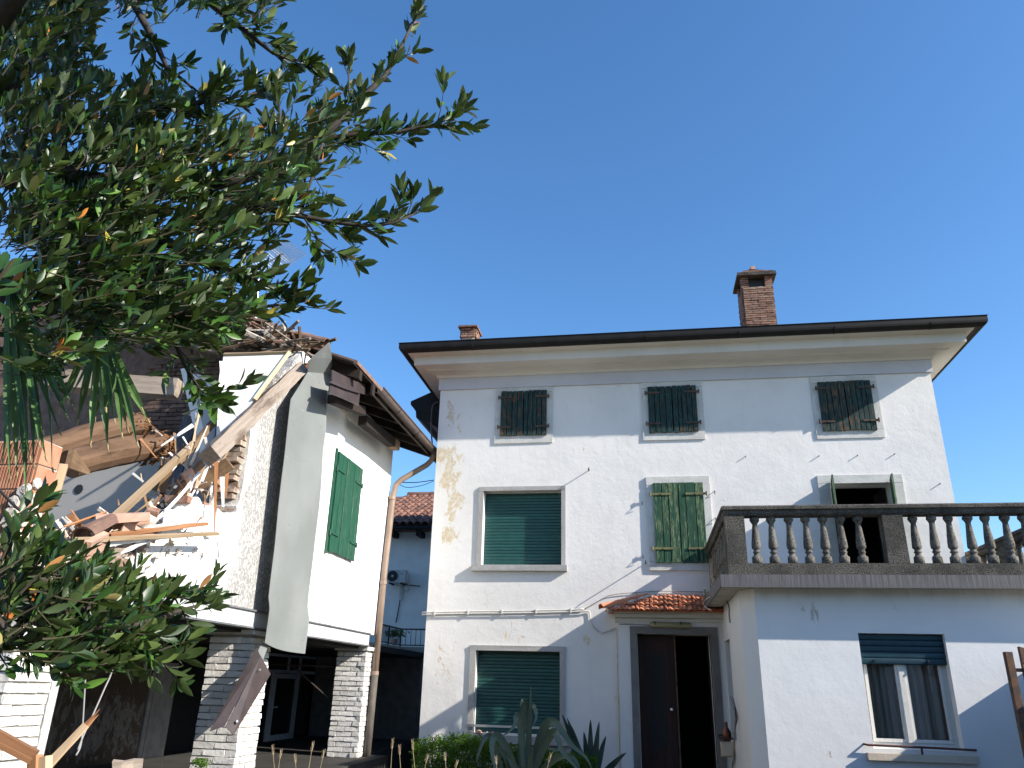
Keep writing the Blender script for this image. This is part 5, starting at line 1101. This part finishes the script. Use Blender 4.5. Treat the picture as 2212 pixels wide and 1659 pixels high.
def leafset(p, ax, n, L0, spread=1.0, tipw=True):
    ax = ax.normalized(); u = ax.orthogonal().normalized(); w = ax.cross(u); a0 = rnd.random()*6.28
    for i in range(n):
        a = a0+i*2.4; rad = u*cos(a)+w*sin(a)
        d = (ax*rnd.uniform(.6, 1.3)+rad*rnd.uniform(.4, .9)*spread+UPV*.42).normalized()
        nn_ = (ax*.9 - rad*.5 + UPV*rnd.uniform(-.1, .9) + V((rnd.uniform(-.8, .8), rnd.uniform(-.8, .8), rnd.uniform(-.3, .3)))); nn_ = nn_-d*nn_.dot(d)
        if nn_.length < .05: nn_ = d.orthogonal()
        L = L0*rnd.uniform(.55, 1.25); r_ = rnd.random()
        k = 2 if r_ > .990 else 3 if r_ > .978 else 1 if r_ > .80 else 0
        leaves.append((p+rad*.004+ax*rnd.uniform(-.02, .012), d, nn_.normalized(), L, L*rnd.uniform(.29, .40), k))
def twig(p, ax, Lt, L0=.084, n=9):
    ax = ax.normalized(); bend = V((rnd.uniform(-.3, .3), rnd.uniform(-.3, .3), rnd.uniform(-.1, .35)))
    pts = [p + ax*(Lt*t) + bend*(Lt*t*t*.5) for t in (0, .35, .7, 1)]
    twigs.tube(pts, [.003, .0026, .002, .0014], 4, cap=False)
    for t, m_ in ((.45, 2), (.72, max(2, n//4)), (1.0, max(3, n//2))):
        i = min(2, int(t*3)); q = pts[i].lerp(pts[i+1], min(1, max(0, t*3-i))) if t < 1 else pts[3]
        leafset(q, (pts[3]-pts[2]) if t > .5 else ax, m_, L0)
CENTER = {}
def region(cx, cy, rx, ry, n, P=TP, org=(-350, 620), L0=.076, dk=.45, nl=9):
    for _ in range(int(n*1.2) if P is TP else n):
        a = rnd.random()*6.283; r_ = sqrt(rnd.random()); px, py = cx+rx*r_*cos(a), cy+ry*r_*sin(a)
        k = rnd.uniform(-dk, dk); p = P(px, py, k); q = P(px+(px-org[0])*.1, py+(py-org[1])*.1, k+rnd.uniform(-.03, .03))
        ax = (q-p).normalized() + V((rnd.uniform(-.5, .7), rnd.uniform(-.6, .6), rnd.uniform(-.3, .95)))
        twig(p, ax, rnd.uniform(.08, .17), L0, nl)
def along_limb(pts, t0, n, L0=.094, Lt=(.08, .19), nl=10):
    seg = [(pts[i+1]-pts[i]).length for i in range(len(pts)-1)]; tot = sum(seg)
    for k in range(n):
        s = tot*(t0+(1-t0)*(k+rnd.random())/n); i = 0
        while i < len(seg)-1 and s > seg[i]: s -= seg[i]; i += 1
        p = pts[i].lerp(pts[i+1], min(1, s/seg[i])); ax = (pts[i+1]-pts[i]).normalized()
        ax = ax*.9 + V((rnd.uniform(-.7, .7), rnd.uniform(-.7, .7), rnd.uniform(-.5, .9)))
        twig(p, ax, rnd.uniform(*Lt), L0, nl)
    twig(pts[-1], pts[-1]-pts[-2], .05, L0, 12)
for (i, t0, n) in ((0, .45, 26), (1, .15, 22), (2, .15, 24), (3, .3, 26), (4, .25, 24), (5, .2, 34), (6, .15, 20), (7, .1, 14), (8, .1, 26), (9, .1, 20), (10, .2, 8), (11, .3, 5), (12, .2, 9)):
    along_limb(limbs[i][0], t0, n)
for i, n in ((13, 26), (14, 22), (15, 12), (16, 10), (17, 12)): along_limb(limbs[i][0], .12, int(n*1.3), L0=.06, Lt=(.05, .12))
for a in ((60, 60, 120, 100, 70), (40, 170, 80, 90, 44), (20, 480, 60, 80, 46), (60, 330, 90, 60, 34), (150, 460, 120, 70, 34), (80, 240, 120, 90, 56), (290, 235, 110, 50, 26), (300, 315, 170, 60, 62), (180, 400, 210, 90, 105), (420, 385, 190, 75, 80), (610, 345, 110, 60, 34), (230, 510, 250, 90, 125), (480, 480, 120, 55, 40), (130, 630, 170, 80, 92), (370, 610, 170, 70, 62), (280, 700, 170, 50, 52), (60, 740, 110, 90, 46), (410, 700, 90, 40, 22), (330, 20, 110, 40, 24), (500, 30, 90, 40, 16), (150, 5, 130, 45, 34), (680, 260, 70, 40, 12)):
    region(*a)
for a in ((50, 1275, 100, 60, 50), (220, 1300, 130, 40, 34), (90, 1370, 120, 45, 36), (40, 1215, 70, 25, 12), (10, 1110, 20, 40, 4)):
    region(*a, P=LP, org=(-250, 1330), L0=.06, dk=.18)
ov = [V((-1.9, 1.9, 5.7)), V((-1.2, 1.85, 5.75)), V((-.5, 1.9, 5.7)), V((.1, 1.8, 5.9))]  # overhead limbs added out of view to carry the shading foliage
limb([top] + ov, .045, .008); limb([ov[0], V((-1.3, 2.0, 5.0)), V((-.75, 2.05, 4.95))], .02, .005)
for k in range(460):                                                 # unseen crown foliage, added out of view to shade the boughs below
    c, s = (((-.55, 1.95, 5.55), (.55, .28, .42)), ((-1.25, 1.95, 5.35), (.5, .25, .5)), ((-.8, 1.98, 4.95), (.35, .16, .2)), ((-1.9, 2.0, 5.6), (.5, .3, .5)))[k % 4]
    p = V([rnd.gauss(c[q], s[q]*.6) for q in range(3)])
    if project(p)[1] > -60: continue
    twig(p, V((rnd.uniform(-.3, 1), rnd.uniform(-.6, .6), rnd.uniform(-.3, .9))), rnd.uniform(.1, .2), .084, 11)
fgp = lambda px, py, k=0: aty(px, py, 1.12+k)                        # a spray close to the lens
put('twig', MB().tube([fgp(-40, 640), fgp(0, 600), fgp(30, 560)], [.005, .004, .003], 5), 'twig', tree)
for (a, b2, w, nx) in (((2, 596), (52, 540), .019, .6), ((6, 600), (72, 572), .020, .3), ((-4, 590), (22, 528), .018, .9), ((-30, 640), (44, 630), .020, .2), ((-20, 612), (50, 606), .018, .5), ((-10, 650), (30, 690), .019, .7)):
    p, q = fgp(*a), fgp(*b2, .05); leaves.append((p, (q-p).normalized(), (V((nx, -.75, .05))).normalized(), (q-p).length, w, 0))
sized = []
for i, (p, d, n_, L, w, k) in enumerate(leaves):
    x, y, z = project(p+d*L*.5)
    sized.append((-(L/z) if -10 < x < IMW and -10 < y < IMH else 0, i))
top300 = {i for _, i in sorted(sized)[:295]}
foli = MB(); mats = ['leaf', 'leaf_light', 'leaf_orange', 'leaf_yellow']
for i, (p, d, n_, L, w, k) in enumerate(leaves):
    c = rnd.uniform(-.15, .32)
    if i in top300:
        b = MB(); b.add(leafpts(p, d, n_, L, w, c), LF); put('leaf', b, mats[k], tree, smooth=True)
    else:
        foli.cur = k; foli.add(leafpts(p, d, n_, L, w, c), LF)
tag(put('foliage', foli, mats, tree, smooth=True), kind='stuff')
tag(put('twigs', twigs, 'twig', tree), kind='stuff')

# palm fronds hanging between laurel and ruin
palm = thing('fan_palm', (-2.9, 2.6, 0), 'fan palm with long drooping pleated blades hanging below the laurel on the left', 'palm')
put('trunk', MB().tube([(-3.0, 2.7, 0), (-2.98, 2.7, 1.5), (-2.95, 2.65, 3.3)], [.13, .12, .11], 9), 'bark', palm)
def blade(p, q, sag, w, tip=True, name='blade'):
    n = 8; side = (q-p).cross(V((0, 1, .2))).normalized(); out = V((0, -1, .25)).normalized(); P = []
    tw_ = rnd.uniform(-.8, .8); side = (side*cos(tw_)+out*sin(tw_)); out = side.cross((q-p).normalized())
    for i in range(n+1):
        t = i/n; c = p.lerp(q, t) + out*(sag*sin(t*pi)*.5); k = min(1, .35+t*1.6) if t < .75 else max(.12, (1-t)/.25)
        P.append([c-side*w/2*k, c+out*w*.28*k, c+side*w/2*k])
    b = MB(); b.grid(P); put(name, b, 'palm', palm, smooth=False)
    if tip: e = P[-1][1]; put('blade_tip', MB().tube([e, e+(q-p).normalized()*.018, e+(q-p).normalized()*.028+side*.004], [.004, .003, .001], 4), 'palm_tip', palm)
pz = lambda px, py, k=0: aty(px, py, 2.45+k)
h1 = pz(20, 600); h2 = pz(215, 690, -.05)
put('stalk', MB().tube([(-2.95, 2.65, 3.25), pz(-60, 560, .1), h1], [.014, .012, .01], 6), 'palm', palm); put('stalk', MB().tube([(-2.95, 2.65, 3.2), pz(90, 600, .05), h2], [.014, .012, .009], 6), 'palm', palm)
for (hx, tips) in ((h1, ((20, 905), (44, 960), (64, 985), (84, 955), (98, 985), (112, 1010), (36, 1020), (128, 930), (146, 900), (6, 990), (55, 1060), (160, 880), (72, 1000), (22, 1030), (92, 930), (10, 860))), (h2, ((196, 952), (232, 960), (262, 935), (274, 922), (282, 905), (246, 905), (295, 955), (318, 905), (215, 860), (180, 840), (168, 905), (150, 860), (305, 880), (130, 880), (205, 900), (228, 880), (258, 870)))):
    for (tx, ty) in tips: blade(hx+V((rnd.uniform(-.01, .01), 0, 0)), pz(tx, ty, rnd.uniform(-.12, .12)), rnd.uniform(-.05, .1), rnd.uniform(.024, .034))

# agaves, feathery shrub and dry stalks below the ground floor window
def zq(X, Y, d): return aty((1600+X/2.458)/1.80832, (2550+Y/2.458)/1.80832, d)
def aleaf(parent, pts, w, mat, tipfrac=.5, dep=.3, teeth=False):
    Q = [V(p) for p in pts]; P = []; F = []
    for i in range(len(Q)-1):
        a, b2, c, d = Q[max(i-1, 0)], Q[i], Q[i+1], Q[min(i+2, len(Q)-1)]
        for k in range(4):
            t = k/4; F.append(.5*((2*b2)+(c-a)*t+(2*a-5*b2+4*c-d)*t*t+(3*b2-a-3*c+d)*t**3))
    F.append(Q[-1]); n = len(F)
    for i, c in enumerate(F):
        t = i/(n-1); tg = (F[min(i+1, n-1)]-F[max(i-1, 0)]).normalized(); view = V((.25, -1, .1)).normalized()
        s = tg.cross(view); s = s.normalized() if s.length > .1 else V((1, 0, 0)); k = (1 if t < tipfrac else max(.03, (1-t)/(1-tipfrac))**.8)*(.75+.25*min(1, t*4))
        o = s.cross(tg).normalized()
        P.append([c-s*w/2*k, c-s*w*.25*k+o*w*dep*.7*k, c+o*w*dep*k, c+s*w*.25*k+o*w*dep*.7*k, c+s*w/2*k])
    put('leaf', MB().grid(P, thick=(0, .012, 0)), mat, parent, smooth=True)
ag = thing('agave', zq(1120, 1180, 11.6), 'large blue green agave with arching folded leaves below the lower roller shutter', 'agave')
A_ = 11.6
for pts, w in ((((1120, 1150, 0), (1140, 800, 0), (1160, 520, -.05), (1163, 325, -.1)), .07),
               (((1070, 1150, 0), (1075, 850, 0), (1085, 600, -.05), (1105, 475, -.15), (1075, 465, -.3), (1062, 520, -.35)), .10),
               (((1140, 1150, .1), (1145, 700, .1), (1155, 520, .05), (1195, 520, -.05), (1215, 610, -.15), (1180, 720, -.2)), .09),
               (((1090, 1100, -.1), (1065, 760, -.15), (1045, 600, -.2), (1020, 620, -.3), (1010, 690, -.35), (950, 760, -.4), (865, 812, -.45)), .085),
               (((1040, 1180, -.1), (930, 920, -.2), (845, 800, -.3), (800, 830, -.4), (790, 930, -.45), (815, 1080, -.5), (830, 1200, -.5)), .11),
               (((900, 1180, .1), (800, 850, .05), (750, 795, 0), (700, 860, -.1), (655, 990, -.15), (640, 1060, -.15)), .08),
               (((1180, 1150, 0), (1240, 860, -.1), (1310, 690, -.2), (1390, 670, -.25), (1470, 760, -.3), (1560, 890, -.35), (1690, 1000, -.4), (1750, 1120, -.4)), .12),
               (((1190, 1150, -.1), (1290, 900, -.2), (1380, 760, -.3), (1415, 800, -.4), (1470, 950, -.45), (1600, 1100, -.5), (1640, 1200, -.5)), .11),
               (((1170, 1180, -.2), (1160, 1010, -.35), (1185, 940, -.4)), .08),
               (((1230, 1180, -.1), (1400, 1010, -.3), (1560, 1000, -.4), (1640, 1120, -.45)), .1),
               (((1000, 1190, 0), (930, 1000, -.2), (880, 940, -.3), (860, 860, -.35)), .1)):
    aleaf(ag, [zq(x, y, A_+d) for x, y, d in pts], w*1.0, 'agave', .3, -.2)
ag2 = thing('agave', zq(1760, 1200, 12.2), 'spiky dark agave with straight pointed leaves beside the door portal', 'agave')
for x, y in ((1735, 640), (1820, 662), (1545, 690), (1672, 760), (1575, 770), (1885, 800), (2080, 960), (1462, 590), (1512, 628), (1528, 672), (1540, 790), (1700, 870), (2000, 1060)):
    bx = 1740+(x-1740)*.28; aleaf(ag2, [zq(bx, 1200, 12.3), zq(bx+(x-bx)*.4, 1200+(y-1200)*.45, 12.25), zq(bx+(x-bx)*.75, 1200+(y-1200)*.8, 12.2), zq(x, y, 12.15+rnd.uniform(-.1, .1))], .095, 'agave_dark', .3, -.15)
shr = thing('feathery_shrub', aty(1000, 1660, 12.3), 'bright green feathery shrub at the left foot of the white house', 'shrub')
b = MB()
for k in range(6800):
    px = rnd.uniform(895, 1290); topy = 1595+abs(px-1000)*.12 + (12 if px > 1090 else 0)+rnd.uniform(-8, 10); py = topy+rnd.random()**1.3*110
    p = aty(px, py, 12.35+rnd.uniform(-.35, .25)); d = V((rnd.uniform(-1, 1), rnd.uniform(-1, .4), rnd.uniform(-.2, 1.2))).normalized()
    for j in range(5):
        q = p+d*(.018*j); s = V((rnd.uniform(-1, 1), rnd.uniform(-1, 1), rnd.uniform(-.6, 1))).normalized()*.034; e = s.orthogonal().normalized()*.009
        b.add([q, q+s*.5+e, q+s, q+s*.5-e], [(0, 1, 2, 3)])
put('stem', MB().tube([aty(1000, 1720, 12.4), aty(990, 1640, 12.4), aty(985, 1615, 12.4)], [.02, .015, .005], 5), 'twig', shr)
tag(put('foliage', b, 'fern', shr), kind='stuff')
weed = thing('pillar_weed', aty(432, 1700, 8.2), 'small yellow green weed at the foot of the brick pillar', 'weed'); b = MB()
for k in range(220):
    p = aty(rnd.gauss(433, 8), 1640+abs(rnd.gauss(0, 14)), 8.25+rnd.uniform(-.1, .1)); s = V((rnd.uniform(-1, 1), rnd.uniform(-1, 1), rnd.uniform(-.4, 1))).normalized()*.03; e = s.orthogonal().normalized()*.009
    b.add([p, p+s*.5+e, p+s, p+s*.5-e], [(0, 1, 2, 3)])
tag(put('foliage', b, 'fern', weed), kind='stuff')
stalks = [(350, 1620, 345, 'near the dark doorway'), (848, 1598, 842, 'left of the gap, tall'), (862, 1612, 866, 'left of the gap, short'), (676, 1605, 660, 'before the glazed door, leaning right'), (588, 1612, 590, 'right of the big pillar foot'), (607, 1622, 603, 'second right of the big pillar foot'), (636, 1632, 634, 'middle of the glazed door'), (700, 1622, 690, 'against the far pillar'), (1070, 1636, 1066, 'before the arching agave'), (1190, 1630, 1184, 'in the middle of the arching agave'), (890, 1600, 884, 'at the house corner, pale'), (924, 1632, 920, 'before the feathery shrub, left'), (960, 1628, 953, 'before the feathery shrub, pale and tall'), (988, 1645, 982, 'before the feathery shrub, right')]
for i, (tx, ty, bx, lb) in enumerate(stalks):
    d = 8.6+.3*sin(i*2.1); t = aty(tx, ty, d); b0 = aty(bx-3, 1800, d)
    st_ = thing('dry_grass_stalk', (b0.x, b0.y, max(0, b0.z)), 'dry straw coloured grass stalk '+lb, 'grass stalk', 'dry grass stalks along the lower edge')
    mid = b0.lerp(t, .6)+V((.05*sin(i*3.3), 0, .05)); put('stem', MB().tube([b0, mid, t], [.003, .0026, .0016], 4), 'straw', st_)
    for k in range(16):
        q = t.lerp(mid, .022*k); a = k*2.2; dd_ = V((cos(a)*.35, sin(a)*.35, 1.0)).normalized()
        put('seed', MB().tube([q, q+dd_*.010+V((cos(a), sin(a), 0))*.006, q+dd_*.026+V((cos(a), sin(a), 0))*.009], [.0008, .0024, .0004], 4), 'straw', st_)
for i, (px, py, r_, mt, lb) in enumerate(((1034, 1591, .05, 'tile_pink', 'round buff stone on the window sill, left'), (1052, 1594, .035, 'frame_stone', 'small grey stone on the window sill'), (1064, 1595, .04, 'brick_old', 'reddish stone on the window sill'))):
    q = aty(px, py, 12.93); q.z = .875+r_*.7; b = MB().lathe([(r_*.3, -r_*.7), (r_, -r_*.2), (r_*.9, r_*.3), (r_*.3, r_*.7)], 8); b.v = [tuple(V(p)*(1+rnd.uniform(-.15, .15))) for p in b.v]
    tag(put('stone', b, mt, Mx=Matrix.Translation(q)), lb, 'stone', 'stones on the sill')
# wood at the lower left corner
fw_ = thing('broken_trestle', aty(40, 1680, 4.6), 'broken reddish wooden frame corner in the lower left corner', 'wooden frame')
bar('rail', aty(-40, 1572, 4.5), aty(74, 1634, 4.62), .075, .07, 'wood_red', fw_, jit=.002); bar('moulding', aty(-40, 1590, 4.46), aty(66, 1645, 4.57), .02, .03, 'wood_red', fw_)
bar('stile', aty(76, 1632, 4.62), aty(72, 1740, 4.62), .06, .06, 'wood_red', fw_); bar('stile', aty(98, 1634, 4.64), aty(96, 1740, 4.64), .06, .05, 'wood_new', fw_)
stk = thing('splintered_stick', aty(84, 1659, 4.9), 'splintered pale wooden stick pointing up to the right before the porch', 'stick')
bar('stick', aty(40, 1720, 4.9), aty(186, 1566, 5.1), .075, .03, 'wood_new', stk, upv=(0, -1, .3), taper=.6, seg=3, jit=.002)
bar('splinter', aty(182, 1570, 5.1), aty(216, 1531, 5.15), .028, .02, 'wood_red', stk, upv=(0, -1, .3), taper=.1); bar('splinter', aty(184, 1574, 5.1), aty(213, 1543, 5.15), .02, .02, 'wood_red', stk, upv=(0, -1, .3), taper=.1)
bar('fallen_plank', aty(245, 1655, 5.6), aty(308, 1650, 5.7), .16, .06, 'wood_grey', label='grey plank end showing at the bottom edge of the porch opening', cat='plank', jit=.01, seg=3)
